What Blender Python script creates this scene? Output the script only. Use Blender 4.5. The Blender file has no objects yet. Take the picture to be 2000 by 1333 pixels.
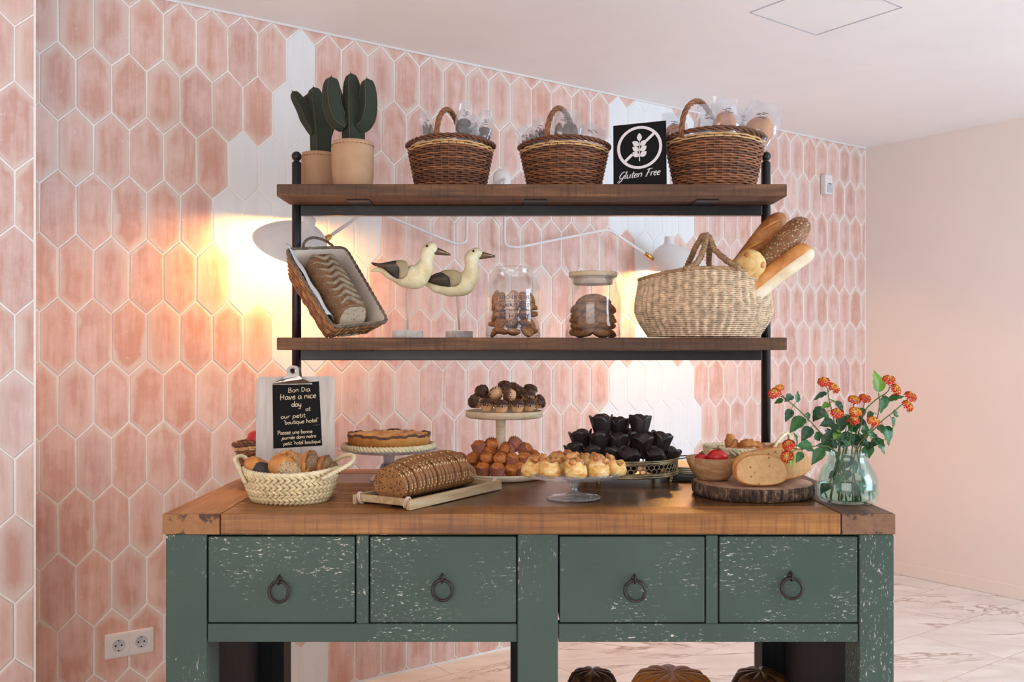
import bpy, math, random
from mathutils import Vector, Matrix, Euler, noise as mnoise
random.seed(7)
PI = math.pi
S = bpy.context.scene
COL = S.collection

# ------------------------------------------------------------------ camera, world, lights, exposure
F_PX = 1830.0          # focal length in pixels of the 2000 px wide frame
EYE = 1.30             # eye height
HZ = 686.0             # row of the horizon
cam_data = bpy.data.cameras.new('camera')
cam_data.sensor_width = 36.0
cam_data.lens = 36.0 * F_PX / 2000.0
cam_data.shift_y = (HZ - 666.5) / 2000.0
cam_data.clip_start = 0.05
cam = bpy.data.objects.new('camera', cam_data)
cam.location = (0, 0, EYE)
cam.rotation_euler = (PI / 2, 0, 0)
COL.objects.link(cam)
S.camera = cam

S.view_settings.view_transform = 'Standard'
S.view_settings.look = 'None'
S.view_settings.gamma = 1.0
S.view_settings.use_curve_mapping = False
S.view_settings.exposure = 0.0

world = bpy.data.worlds.new('world')
world.use_nodes = True
bg = world.node_tree.nodes['Background']
bg.inputs[0].default_value = (0.95, 0.955, 1.0, 1)
bg.inputs[1].default_value = 0.86
S.world = world


def area(name, loc, target, size, size_y, power, color):
    l = bpy.data.lights.new(name, 'AREA')
    l.shape = 'RECTANGLE'
    l.size = size
    l.size_y = size_y
    l.energy = power
    l.color = color
    o = bpy.data.objects.new(name, l)
    o.location = loc
    d = Vector(target) - Vector(loc)
    o.rotation_euler = d.to_track_quat('-Z', 'Y').to_euler()
    COL.objects.link(o)
    return o


# daylight: a tall window in the right-hand wall beside the camera; second lamp: warm fill added behind the camera
area('window_daylight', (4.3, 1.4, 1.5), (0.2, 2.9, 1.1), 2.2, 2.2, 135, (0.62, 0.82, 1.0))
area('terrace_daylight', (-1.2, -2.2, 1.15), (0.2, 3.4, 1.75), 3.4, 2.0, 62, (1.0, 0.90, 0.84))


def at(px, py, Y):
    """point of the place at depth Y seen at this pixel of the photograph"""
    return Vector(((px - 1000.0) / F_PX * Y, Y, EYE - (py - HZ) / F_PX * Y))


def wd(px, Y):
    return px / F_PX * Y


# ------------------------------------------------------------------ mesh helpers
class MB:
    def __init__(s):
        s.v = []
        s.f = []
        s.mi = []
        s.cur = 0
        s.M = None

    def add(s, vs, fs):
        o = len(s.v)
        if s.M is not None:
            vs = [s.M @ Vector(v) for v in vs]
        s.v += [tuple(v) for v in vs]
        for f in fs:
            s.f.append([i + o for i in f])
            s.mi.append(s.cur)

    def box(s, c, d):
        x, y, z = c
        a, b, h = d[0] / 2, d[1] / 2, d[2] / 2
        s.add([(x - a, y - b, z - h), (x + a, y - b, z - h), (x + a, y + b, z - h), (x - a, y + b, z - h),
               (x - a, y - b, z + h), (x + a, y - b, z + h), (x + a, y + b, z + h), (x - a, y + b, z + h)],
              [(0, 3, 2, 1), (4, 5, 6, 7), (0, 1, 5, 4), (1, 2, 6, 5), (2, 3, 7, 6), (3, 0, 4, 7)])

    def box2(s, lo, hi):
        s.box([(lo[i] + hi[i]) / 2 for i in range(3)], [hi[i] - lo[i] for i in range(3)])

    def rings(s, rs, closed=False, cap0=True, cap1=True):
        n = len(rs[0])
        vs = [p for r in rs for p in r]
        fs = []
        m = len(rs)
        for i in range(m if closed else m - 1):
            a, b = i * n, ((i + 1) % m) * n
            for j in range(n):
                k = (j + 1) % n
                fs.append((a + j, a + k, b + k, b + j))
        if not closed:
            if cap0:
                fs.append(tuple(range(n - 1, -1, -1)))
            if cap1:
                fs.append(tuple(range((m - 1) * n, m * n)))
        s.add(vs, fs)

    def tube(s, path, r, n=8, closed=False, ra=1.0, rb=1.0, up=None, caps=True, prof=None):
        P = [Vector(p) for p in path]
        m = len(P)
        T = []
        for i in range(m):
            if closed:
                t = P[(i + 1) % m] - P[i - 1]
            else:
                t = P[min(i + 1, m - 1)] - P[max(i - 1, 0)]
            T.append(t.normalized() if t.length > 1e-9 else Vector((0, 0, 1)))
        u = Vector(up) if up is not None else (Vector((0, 0, 1)) if abs(T[0].z) < 0.9 else Vector((1, 0, 0)))
        rs = []
        N = (u - T[0] * u.dot(T[0])).normalized()
        for i in range(m):
            if up is not None:
                N2 = u - T[i] * u.dot(T[i])
            else:
                N2 = N - T[i] * N.dot(T[i])
            if N2.length > 1e-6:
                N = N2.normalized()
            B = T[i].cross(N)
            rr = r[i] if isinstance(r, (list, tuple)) else r
            ring = []
            for j in range(n):
                a = 2 * PI * j / n
                k = prof(a, i / max(1, m - 1)) if prof else 1.0
                ring.append(P[i] + N * (math.cos(a) * rr * ra * k) + B * (math.sin(a) * rr * rb * k))
            rs.append(ring)
        s.rings(rs, closed, caps, caps)

    def lathe(s, prof, n=48, c=(0, 0, 0), sx=1.0, sy=1.0, rf=None, closed=False, cap0=False, cap1=False):
        rs = []
        for i, (r, z) in enumerate(prof):
            ring = []
            for j in range(n):
                a = 2 * PI * j / n
                k, dz = 1.0, 0.0
                if rf:
                    k, dz = rf(a, i)
                ring.append((c[0] + r * k * sx * math.cos(a), c[1] + r * k * sy * math.sin(a), c[2] + z + dz))
            rs.append(ring)
        s.rings(rs, closed, cap0, cap1)

    def blob(s, c, r, nu=20, nv=12, fn=None):
        rs = []
        for i in range(1, nv):
            ph = PI * i / nv - PI / 2
            ring = []
            for j in range(nu):
                th = 2 * PI * j / nu
                d = Vector((math.cos(ph) * math.cos(th), math.cos(ph) * math.sin(th), math.sin(ph)))
                k = fn(d) if fn else 1.0
                ring.append((c[0] + d.x * r[0] * k, c[1] + d.y * r[1] * k, c[2] + d.z * r[2] * k))
            rs.append(ring)
        kb = fn(Vector((0, 0, -1))) if fn else 1
        kt = fn(Vector((0, 0, 1))) if fn else 1
        vs = [p for q in rs for p in q] + [(c[0], c[1], c[2] - r[2] * kb), (c[0], c[1], c[2] + r[2] * kt)]
        fs = []
        m = len(rs)
        for i in range(m - 1):
            for j in range(nu):
                k = (j + 1) % nu
                fs.append((i * nu + j, i * nu + k, (i + 1) * nu + k, (i + 1) * nu + j))
        b, t = m * nu, m * nu + 1
        for j in range(nu):
            k = (j + 1) % nu
            fs.append((b, k, j))
            fs.append((t, (m - 1) * nu + j, (m - 1) * nu + k))
        s.add(vs, fs)

    def grid(s, fn, nu, nv, cu=False):
        vs = [fn(i / (nu if cu else nu - 1), j / (nv - 1)) for j in range(nv) for i in range(nu)]
        fs = []
        for j in range(nv - 1):
            for i in range(nu if cu else nu - 1):
                k = (i + 1) % nu
                fs.append((j * nu + i, j * nu + k, (j + 1) * nu + k, (j + 1) * nu + i))
        s.add(vs, fs)

    def prism(s, poly, z0, z1):
        """poly in XY, from z0 to z1"""
        n = len(poly)
        s.add([(p[0], p[1], z0) for p in poly] + [(p[0], p[1], z1) for p in poly],
              [tuple(range(n - 1, -1, -1)), tuple(range(n, 2 * n))] +
              [(i, (i + 1) % n, n + (i + 1) % n, n + i) for i in range(n)])


def build(name, mb, mat, parent=None, smooth=True, bev=0, sub=0, label=None, solid=0, seg=2):
    me = bpy.data.meshes.new(name)
    me.from_pydata(mb.v, [], mb.f)
    mats = mat if isinstance(mat, (list, tuple)) else [mat]
    for m in mats:
        me.materials.append(m)
    if len(mats) > 1:
        me.polygons.foreach_set('material_index', mb.mi)
    if smooth:
        me.polygons.foreach_set('use_smooth', [True] * len(me.polygons))
    me.update()
    o = bpy.data.objects.new(name, me)
    COL.objects.link(o)
    if parent:
        o.parent = parent
    if solid:
        md = o.modifiers.new('solid', 'SOLIDIFY')
        md.thickness = solid
        md.offset = 0
    if bev:
        md = o.modifiers.new('bevel', 'BEVEL')
        md.width = bev
        md.segments = seg
        md.limit_method = 'ANGLE'
        md.angle_limit = 0.6
    if sub:
        md = o.modifiers.new('sub', 'SUBSURF')
        md.levels = sub
        md.render_levels = sub
    if label:
        o['label'] = label
    return o


def tag(o, label, cat, group=None, kind=None):
    o['label'] = label
    o['category'] = cat
    if group:
        o['group'] = group
    if kind:
        o['kind'] = kind
    return o


def thing(name, label, cat, loc=(0, 0, 0), rotz=0.0, group=None, rot=None):
    o = bpy.data.objects.new(name, None)
    o.empty_display_size = 0.02
    o.location = loc
    o.rotation_euler = rot if rot is not None else (0, 0, rotz)
    COL.objects.link(o)
    return tag(o, label, cat, group)


def dup(root, loc, rot=(0, 0, 0), label=None, group=None, scale=1.0):
    r = root.copy()
    COL.objects.link(r)
    r.location = loc
    r.rotation_euler = rot
    r.scale = (scale, scale, scale) if not isinstance(scale, (tuple, list)) else scale
    if label:
        r['label'] = label
    if group:
        r['group'] = group
    for ch in list(root.children):
        c = ch.copy()
        COL.objects.link(c)
        c.parent = r
        for g in list(ch.children):
            d = g.copy()
            COL.objects.link(d)
            d.parent = c
    return r


def structure(name, mb, mat, label, cat, smooth=False, bev=0):
    o = build(name, mb, mat, None, smooth, bev)
    return tag(o, label, cat, None, 'structure')


def catmull(pts, k=6, closed=False):
    P = [Vector(p) for p in pts]
    n = len(P)
    out = []
    for i in range(n if closed else n - 1):
        if closed:
            a, b, c, d = P[i - 1], P[i], P[(i + 1) % n], P[(i + 2) % n]
        else:
            a, b, c, d = P[max(i - 1, 0)], P[i], P[i + 1], P[min(i + 2, n - 1)]
        for q in range(k):
            t = q / k
            out.append(0.5 * ((2 * b) + (c - a) * t + (2 * a - 5 * b + 4 * c - d) * t * t + (3 * b - a - 3 * c + d) * t ** 3))
    if not closed:
        out.append(P[-1])
    return out


def clip(poly, nx, ny, d):
    """keep the part of poly where nx*x+ny*y <= d"""
    out = []
    for i in range(len(poly)):
        a, b = poly[i], poly[(i + 1) % len(poly)]
        da, db = nx * a[0] + ny * a[1] - d, nx * b[0] + ny * b[1] - d
        if da <= 0:
            out.append(a)
        if (da < 0 < db) or (db < 0 < da):
            t = da / (da - db)
            out.append((a[0] + (b[0] - a[0]) * t, a[1] + (b[1] - a[1]) * t))
    return out


def inset(poly, w):
    """convex, counter-clockwise"""
    out = poly
    for i in range(len(poly)):
        a, b = poly[i], poly[(i + 1) % len(poly)]
        ex, ey = b[0] - a[0], b[1] - a[1]
        L = math.hypot(ex, ey)
        if L < 1e-6:
            continue
        nx, ny = ey / L, -ex / L
        out = clip(out, nx, ny, nx * a[0] + ny * a[1] - w)
        if len(out) < 3:
            return []
    return out


def interp(x, X, Y):
    if x <= X[0]:
        return Y[0] + (x - X[0]) * (Y[1] - Y[0]) / (X[1] - X[0])
    for i in range(len(X) - 1):
        if x <= X[i + 1]:
            return Y[i] + (x - X[i]) * (Y[i + 1] - Y[i]) / (X[i + 1] - X[i])
    return Y[-1] + (x - X[-1]) * (Y[-1] - Y[-2]) / (X[-1] - X[-2])


# ------------------------------------------------------------------ materials
def lin(c):
    return c / 12.92 if c <= 0.04045 else ((c + 0.055) / 1.055) ** 2.4


def C(r, g, b):
    return (lin(r / 255.0), lin(g / 255.0), lin(b / 255.0), 1.0)


class NT:
    def __init__(s, name):
        s.m = bpy.data.materials.new(name)
        s.m.use_nodes = True
        s.t = s.m.node_tree
        s.b = s.t.nodes['Principled BSDF']
        s.out = s.t.nodes['Material Output']

    def n(s, typ, **kw):
        q = s.t.nodes.new(typ)
        for k, v in kw.items():
            setattr(q, k, v)
        return q

    def L(s, a, b):
        s.t.links.new(a, b)

    def set(s, sock, val):
        if hasattr(val, 'is_output') or isinstance(val, bpy.types.NodeSocket):
            s.L(val, sock)
        else:
            sock.default_value = val

    def coord(s, kind='Object', scale=(1, 1, 1), rot=(0, 0, 0)):
        q = s.n('ShaderNodeTexCoord')
        mp = s.n('ShaderNodeMapping')
        mp.inputs['Scale'].default_value = scale
        mp.inputs['Rotation'].default_value = rot
        s.L(q.outputs[kind], mp.inputs['Vector'])
        return mp.outputs[0]

    def noise(s, vec, scale, detail=4, rough=0.55, dist=0.0):
        q = s.n('ShaderNodeTexNoise')
        if vec is not None:
            s.L(vec, q.inputs['Vector'])
        q.inputs['Scale'].default_value = scale
        q.inputs['Detail'].default_value = detail
        q.inputs['Roughness'].default_value = rough
        q.inputs['Distortion'].default_value = dist
        return q.outputs[0]

    def voro(s, vec, scale, out='Distance', feat='F1', rnd=1.0):
        q = s.n('ShaderNodeTexVoronoi')
        q.feature = feat
        if vec is not None:
            s.L(vec, q.inputs['Vector'])
        q.inputs['Scale'].default_value = scale
        q.inputs['Randomness'].default_value = rnd
        return q.outputs[out]

    def wave(s, vec, scale, dist=2.0, detail=2, typ='BANDS', dirn='X', dscale=1.0):
        q = s.n('ShaderNodeTexWave')
        q.wave_type = typ
        if typ == 'BANDS':
            q.bands_direction = dirn
        else:
            q.rings_direction = dirn
        s.L(vec, q.inputs['Vector'])
        q.inputs['Scale'].default_value = scale
        q.inputs['Distortion'].default_value = dist
        q.inputs['Detail'].default_value = detail
        q.inputs['Detail Scale'].default_value = dscale
        return q.outputs[1]

    def ramp(s, fac, stops, interp='LINEAR'):
        q = s.n('ShaderNodeValToRGB')
        q.color_ramp.interpolation = interp
        e = q.color_ramp.elements
        while len(e) < len(stops):
            e.new(0.5)
        for i, (p, c) in enumerate(stops):
            e[i].position = p
            e[i].color = c if len(c) == 4 else (*c, 1)
        s.L(fac, q.inputs[0])
        return q.outputs[0]

    def math(s, op, a, b=0.0, clamp=False):
        q = s.n('ShaderNodeMath', operation=op)
        q.use_clamp = clamp
        s.set(q.inputs[0], a)
        s.set(q.inputs[1], b)
        return q.outputs[0]

    def map(s, v, a, b, c=0.0, d=1.0):
        q = s.n('ShaderNodeMapRange')
        s.set(q.inputs[0], v)
        for i, x in enumerate((a, b, c, d)):
            q.inputs[i + 1].default_value = x
        return q.outputs[0]

    def mix(s, fac, a, b, mode='MIX'):
        q = s.n('ShaderNodeMix')
        q.data_type = 'RGBA'
        q.blend_type = mode
        s.set(q.inputs[0], fac)
        s.set(q.inputs[6], a)
        s.set(q.inputs[7], b)
        return q.outputs[2]

    def bump(s, h, strength=0.3, dist=0.01):
        q = s.n('ShaderNodeBump')
        q.inputs['Strength'].default_value = strength
        q.inputs['Distance'].default_value = dist
        s.L(h, q.inputs['Height'])
        s.L(q.outputs[0], s.b.inputs['Normal'])

    def fin(s, col=None, rough=0.6, metal=0.0, spec=None, sss=None):
        if col is not None:
            s.set(s.b.inputs['Base Color'], col)
        s.set(s.b.inputs['Roughness'], rough)
        s.b.inputs['Metallic'].default_value = metal
        if spec is not None:
            s.b.inputs['Specular IOR Level'].default_value = spec
        return s.m


BLACK = (0, 0, 0, 1)
WHITE = (1, 1, 1, 1)


def plain(name, col, rough=0.6, metal=0.0, var=0.12, scale=30, bump=0.0, spec=None, bscale=None):
    t = NT(name)
    v = t.coord()
    nz = t.noise(v, scale, 4)
    dark = tuple(c * (1 - var * 2) for c in col[:3]) + (1,)
    lite = tuple(min(1, c * (1 + var)) for c in col[:3]) + (1,)
    c = t.ramp(nz, [(0.3, dark), (0.7, lite)])
    if bump:
        t.bump(t.noise(v, bscale or scale * 2, 4), bump, 0.004)
    return t.fin(c, rough, metal, spec)


def wood(name, cols, axis='X', scale=1.0, rough=0.55, bump=0.25, streak=1.0, knots=False):
    t = NT(name)
    k = [14.0, 14.0, 14.0]
    k['XYZ'.index(axis)] = 0.9
    v = t.coord('Object', [q * scale for q in k])
    n1 = t.noise(v, 1.6, 6, 0.65, 0.6)
    n2 = t.noise(v, 9.0, 3, 0.6)
    k2 = [1.2, 1.2, 1.2]
    v2 = t.coord('Object', k2)
    n3 = t.noise(v2, 3.0, 3)
    w = t.math('ADD', t.math('MULTIPLY', n1, 0.65), t.math('ADD', t.math('MULTIPLY', n2, 0.2 * streak), t.math('MULTIPLY', n3, 0.22)))
    c = t.ramp(w, [(0.36, cols[0]), (0.52, cols[1]), (0.68, cols[2])])
    if knots:
        vk = t.coord('Object', (1.0, 2.2, 2.2))
        d = t.voro(vk, 2.3)
        c = t.mix(t.map(d, 0.045, 0.02, 0.0, 0.8), c, cols[0][:3] + (1,))
        c = t.mix(t.map(d, 0.022, 0.012, 0.0, 0.7), c, (0.02, 0.012, 0.008, 1))
        ks = [4.0, 4.0, 4.0]
        ks['XYZ'.index(axis)] = 75.0
        saw = t.noise(t.coord('Object', ks), 1.6, 2, 0.6)
        c = t.mix(t.map(saw, 0.50, 0.68, 0.0, 0.42), c, cols[0][:3] + (1,))
    t.bump(n2, bump, 0.003)
    return t.fin(c, rough)


def thin_glass(name, tint=(0.97, 0.985, 0.98), edge=(0.55, 0.66, 0.64), rough=0.02, refl=1.0, milk=0.0):
    t = NT(name)
    lw = t.n('ShaderNodeLayerWeight')
    lw.inputs['Blend'].default_value = 0.35
    tr = t.n('ShaderNodeBsdfTransparent')
    c = t.ramp(lw.outputs['Facing'], [(0.0, tint), (0.72, tint), (1.0, edge)])
    t.L(c, tr.inputs[0])
    gl = t.n('ShaderNodeBsdfGlossy')
    gl.inputs['Roughness'].default_value = rough
    gl.inputs['Color'].default_value = (1, 1, 1, 1)
    l2 = t.n('ShaderNodeLayerWeight')
    l2.inputs['Blend'].default_value = 0.5
    f = t.math('ADD', 0.035 * refl, t.math('MULTIPLY', t.math('POWER', l2.outputs['Facing'], 4.0), 0.75), True)
    mx = t.n('ShaderNodeMixShader')
    t.L(f, mx.inputs[0])
    t.L(tr.outputs[0], mx.inputs[1])
    t.L(gl.outputs[0], mx.inputs[2])
    last = mx.outputs[0]
    if milk:
        df = t.n('ShaderNodeBsdfDiffuse')
        df.inputs['Color'].default_value = (.9, .9, .92, 1)
        m2 = t.n('ShaderNodeMixShader')
        m2.inputs[0].default_value = milk
        t.L(last, m2.inputs[1])
        t.L(df.outputs[0], m2.inputs[2])
        last = m2.outputs[0]
    t.L(last, t.out.inputs[0])
    return t.m


def tile_mat():
    t = NT('zellige_tile')
    uvn = t.n('ShaderNodeUVMap')
    uvn.uv_map = 'local'
    sx = t.n('ShaderNodeSeparateXYZ')
    t.L(uvn.outputs[0], sx.inputs[0])
    ax = t.math('ABSOLUTE', sx.outputs[0])
    ay = t.math('ABSOLUTE', sx.outputs[1])
    d1 = t.math('SUBTRACT', 0.0553, ax)
    d2 = t.math('SUBTRACT', 0.0944, t.math('ADD', t.math('MULTIPLY', ax, 0.685), t.math('MULTIPLY', ay, 0.7286)))
    d = t.math('MINIMUM', d1, d2)
    at_ = t.n('ShaderNodeAttribute')
    at_.attribute_name = 'tint'
    sc = t.n('ShaderNodeSeparateColor')
    t.L(at_.outputs['Color'], sc.inputs[0])
    r1, r2, wh = sc.outputs[0], sc.outputs[1], sc.outputs[2]
    v = t.coord('Object')
    vs = t.coord('Object', (30, 30, 3.0))
    n1 = t.noise(v, 9.0, 4, 0.6)
    n2 = t.noise(vs, 1.6, 5, 0.65)
    n3 = t.noise(v, 34.0, 4, 0.7)
    base = t.ramp(r1, [(0.0, C(202, 160, 150)), (0.35, C(211, 170, 157)), (0.7, C(213, 165, 148)), (1.0, C(219, 186, 174))])
    k = t.math('ADD', t.math('MULTIPLY', n1, 0.55), t.math('MULTIPLY', n2, 0.45))
    base = t.mix(t.map(k, 0.45, 0.64, 0.0, 0.65), base, C(236, 210, 203))
    base = t.mix(t.map(k, 0.5, 0.34, 0.0, 0.65), base, C(201, 146, 128))
    # pale glaze breaking at the edges of each tile, more on some tiles than on others
    w = t.math('ADD', 0.011, t.math('MULTIPLY', t.math('MULTIPLY', r2, r2), 0.034))
    e = t.math('SUBTRACT', 1.0, t.math('DIVIDE', t.math('ADD', d, t.math('MULTIPLY', t.math('SUBTRACT', n1, 0.5), 0.085)), w), True)
    base = t.mix(t.math('MULTIPLY', e, 0.72), base, C(226, 211, 201))
    sp = t.map(n3, 0.66, 0.72, 0.0, 0.55)
    base = t.mix(sp, base, C(238, 222, 216))
    white = t.mix(t.map(n2, 0.3, 0.7), C(226, 228, 230), C(234, 234, 234))
    col = t.mix(wh, base, white)
    hb = t.math('ADD', t.math('MULTIPLY', n1, 1.0), t.math('MULTIPLY', n2, 0.5))
    t.bump(hb, 0.22, 0.006)
    return t.fin(col, t.map(n1, 0.3, 0.7, 0.38, 0.6), 0.0, 0.35)


def painted_green(name='worn_green_paint', vert=False):
    t = NT(name)
    v = t.coord('Object')
    st = (26, 5, 5) if vert else (5, 5, 26)
    stv = (8, 22, 2.5) if vert else (2.5, 22, 8)
    vs = t.coord('Object', (14, 14, 1.2) if vert else (1.2, 14, 14))
    n1 = t.noise(v, 3.0, 4)
    n2 = t.noise(vs, 3.0, 5, 0.65)
    base = t.mix(t.map(n1, 0.3, 0.7), C(58, 74, 64), C(69, 86, 75))
    base = t.mix(t.map(n2, 0.45, 0.72, 0.0, 0.55), base, C(64, 80, 72))
    vc = t.coord('Object', (74, 74, 24) if vert else (24, 74, 74), (0, 0.5, 0) if not vert else (0.2, 0.35, 0))
    n3 = t.noise(vc, 2.6, 5, 0.72, 0.5)
    msk = t.noise(v, 4.2, 4, 0.6)
    chip = t.math('MULTIPLY', t.map(n3, 0.60, 0.635), t.map(msk, 0.47, 0.56))
    base = t.mix(chip, base, C(214, 208, 190))
    n4 = t.noise(vc, 1.3, 5, 0.7)
    rust = t.math('MULTIPLY', t.map(n4, 0.665, 0.70, 0, 0.8), t.map(msk, 0.5, 0.4))
    base = t.mix(rust, base, C(122, 74, 46))
    h = t.math('SUBTRACT', t.math('MULTIPLY', n2, 0.5), t.math('MULTIPLY', chip, 0.6))
    t.bump(h, 0.3, 0.004)
    return t.fin(base, 0.62)


def marble():
    t = NT('marble_slabs')
    a = 35.7 * PI / 180
    v = t.coord('Object', (1, 1, 1), (0, 0, 0))
    vr = t.coord('Object', (1.0, 1.0, 1.0), (0, 0, -a))
    br = t.n('ShaderNodeTexBrick')
    t.L(vr, br.inputs['Vector'])
    br.inputs['Scale'].default_value = 1.0
    br.inputs['Mortar Size'].default_value = 0.0016
    br.inputs['Mortar Smooth'].default_value = 0.1
    br.inputs['Brick Width'].default_value = 0.8
    br.inputs['Row Height'].default_value = 0.4
    br.inputs['Color1'].default_value = (0, 0, 0, 1)
    br.inputs['Color2'].default_value = (1, 1, 1, 1)
    br.inputs['Mortar'].default_value = (0.5, 0.5, 0.5, 1)
    rot = t.n('ShaderNodeVectorMath', operation='ADD')
    t.L(v, rot.inputs[0])
    sc = t.n('ShaderNodeVectorMath', operation='SCALE')
    t.L(br.outputs['Color'], sc.inputs[0])
    sc.inputs['Scale'].default_value = 3.7
    t.L(sc.outputs[0], rot.inputs[1])
    mp = t.n('ShaderNodeMapping')
    mp.inputs['Rotation'].default_value = (0, 0, 0.35)
    mp.inputs['Scale'].default_value = (0.5, 1.5, 1)
    t.L(rot.outputs[0], mp.inputs[0])
    n1 = t.noise(mp.outputs[0], 1.1, 6, 0.62, 1.2)
    n2 = t.noise(mp.outputs[0], 4.5, 5, 0.6, 0.8)
    vein = t.map(t.math('ABSOLUTE', t.math('SUBTRACT', n1, 0.5)), 0.0, 0.018, 1.0, 0.0)
    vein = t.math('MULTIPLY', vein, t.map(n2, 0.40, 0.58))
    base = t.mix(t.map(n2, 0.3, 0.7), C(222, 214, 208), C(242, 239, 236))
    base = t.mix(t.math('MULTIPLY', vein, 0.9), base, C(160, 130, 108))
    base = t.mix(t.math('MULTIPLY', br.outputs['Fac'], 0.8), base, C(170, 150, 136))
    return t.fin(base, 0.22, 0.0, 0.5)


M = {}
M['tile'] = tile_mat()
M['grout'] = plain('grout', C(243, 237, 231), 0.85, var=0.04, scale=60)
M['plaster'] = plain('white_plaster', C(246, 242, 241), 0.9, var=0.015, scale=3)
M['wall_pink'] = plain('rose_plaster', C(240, 226, 218), 0.9, var=0.015, scale=2)
M['marble'] = marble()
M['green'] = painted_green()
M['green_v'] = painted_green('worn_green_paint_upright', True)
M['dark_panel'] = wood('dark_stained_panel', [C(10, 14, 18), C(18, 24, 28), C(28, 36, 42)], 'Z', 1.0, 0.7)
M['top_wood'] = wood('oiled_pine', [C(92, 54, 24), C(146, 92, 44), C(184, 126, 66)], 'X', 0.9, 0.42, knots=True)
M['top_dark'] = wood('worn_brown_board', [C(36, 22, 13), C(84, 52, 29), C(146, 96, 54)], 'X', 0.8, 0.27, knots=True)
M['top_end'] = wood('oiled_pine_end', [C(96, 58, 30), C(152, 98, 54), C(186, 130, 78)], 'Y', 0.9, 0.45)
M['top_end_dark'] = wood('weathered_end_plank', [C(56, 38, 28), C(98, 66, 46), C(150, 106, 76)], 'Y', 0.9, 0.5)
M['shelf_wood'] = wood('brown_shelf_board', [C(52, 31, 17), C(98, 62, 36), C(146, 99, 62)], 'X', 1.0, 0.6, knots=True)
M['iron'] = plain('black_iron', C(32, 28, 30), 0.34, 0.1, 0.2, 40, 0.1, spec=0.45)
M['ring_iron'] = plain('aged_iron', C(70, 60, 55), 0.45, 0.7, 0.25, 80, 0.2)
M['wicker'] = plain('brown_wicker', C(152, 94, 58), 0.5, 0, 0.25, 55, 0.3)
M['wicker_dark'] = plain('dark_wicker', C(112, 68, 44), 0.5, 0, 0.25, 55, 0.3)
M['wicker_pale'] = plain('pale_wicker', C(214, 168, 114), 0.5, 0, 0.15, 55, 0.2)
M['wicker_tan'] = plain('tan_wicker', C(190, 134, 82), 0.55, 0, 0.28, 50, 0.3)
M['wicker_grey'] = plain('grey_wicker', C(128, 110, 92), 0.6, 0, 0.3, 50, 0.3)
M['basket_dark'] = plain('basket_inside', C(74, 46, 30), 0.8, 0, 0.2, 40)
M['seagrass'] = plain('seagrass', C(222, 192, 158), 0.65, 0, 0.24, 60, 0.3)
M['rope'] = plain('seagrass_rope', C(176, 138, 100), 0.7, 0, 0.25, 70, 0.4)
M['straw'] = plain('pale_straw', C(232, 210, 164), 0.6, 0, 0.12, 45, 0.2)
M['straw_rim'] = plain('cream_straw', C(234, 216, 176), 0.6, 0, 0.12, 45, 0.2)
M['glass'] = thin_glass('clear_glass', (0.96, 0.975, 0.975), (0.40, 0.50, 0.50), 0.02, 1.5)
M['glass_stand'] = thin_glass('stand_glass', (0.90, 0.92, 0.93), (0.58, 0.60, 0.63), 0.05, 1.8, 0.09)
M['glass_tall'] = thin_glass('pressed_glass', (0.90, 0.91, 0.92), (0.60, 0.60, 0.62), 0.06, 1.6, 0.14)
M['glass_vase'] = thin_glass('vase_glass', (0.82, 0.93, 0.90), (0.36, 0.58, 0.55), 0.02, 1.6)
M['plastic'] = thin_glass('clear_film', (0.93, 0.94, 0.96), (0.78, 0.80, 0.85), 0.10, 3.0, 0.09)  # white diffuse share stands in for pale highlights on the film
M['white_metal'] = plain('white_lacquer', C(226, 222, 220), 0.4, 0, 0.02, 20)
M['brass'] = plain('brass', C(196, 150, 84), 0.3, 0.9, 0.1, 40)
M['steel'] = plain('bright_steel', C(200, 196, 190), 0.25, 0.95, 0.06, 40)
M['white_plastic'] = plain('white_plastic', C(226, 222, 220), 0.35, 0, 0.01, 20)
M['grey_plastic'] = plain('grey_plastic', C(190, 192, 198), 0.3, 0, 0.02, 20)
M['black'] = plain('black_card', C(20, 17, 19), 0.75, 0, 0.06, 20, spec=0.2)
M['chalk'] = plain('cream_marker', C(222, 204, 168), 0.8, 0, 0.1, 300)
M['print'] = plain('white_print', C(232, 224, 224), 0.7, 0, 0.02, 100)
M['paper'] = plain('white_paper', C(226, 222, 220), 0.8, 0, 0.04, 30, 0.1)

# ------------------------------------------------------------------ the room
ANG = math.radians(54.3)
UX, UY = math.sin(ANG), math.cos(ANG)          # direction of the tiled wall, left to right
NX, NY = UY, -UX                               # its normal, towards the room
AY = EYE * F_PX / 645.0
AX = -286.0 / F_PX * AY
ROOM_H = 2.52
S_END = 3.325


def wallp(s, z, off=0.0):
    return Vector((AX + s * UX + NX * off, AY + s * UY + NY * off, z))


def wall_s(px):
    k = (px - 1000.0) / F_PX
    return (k * AY - AX) / (UX - k * UY)


def wall_at(px, py, off=0.0):
    s = wall_s(px)
    Y = AY + s * UY
    return wallp(s, EYE - (py - HZ) / F_PX * Y, off)


corner = wallp(S_END, 0)
WM = Matrix(((UX, 0, NX, AX), (UY, 0, NY, AY), (0, 1, 0, 0), (0, 0, 0, 1)))   # (s, z, out) -> world

mb = MB()
mb.box2((-6, -4, -0.1), (9, 9, 0.0))
structure('floor', mb, M['marble'], 'pale veined marble slab floor laid parallel to the tiled wall', 'floor')
mb = MB()
mb.box2((-6, -4, ROOM_H), (9, 9, ROOM_H + 0.1))
structure('ceiling', mb, M['plaster'], 'smooth white plaster ceiling above the tiled wall', 'ceiling')

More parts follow.
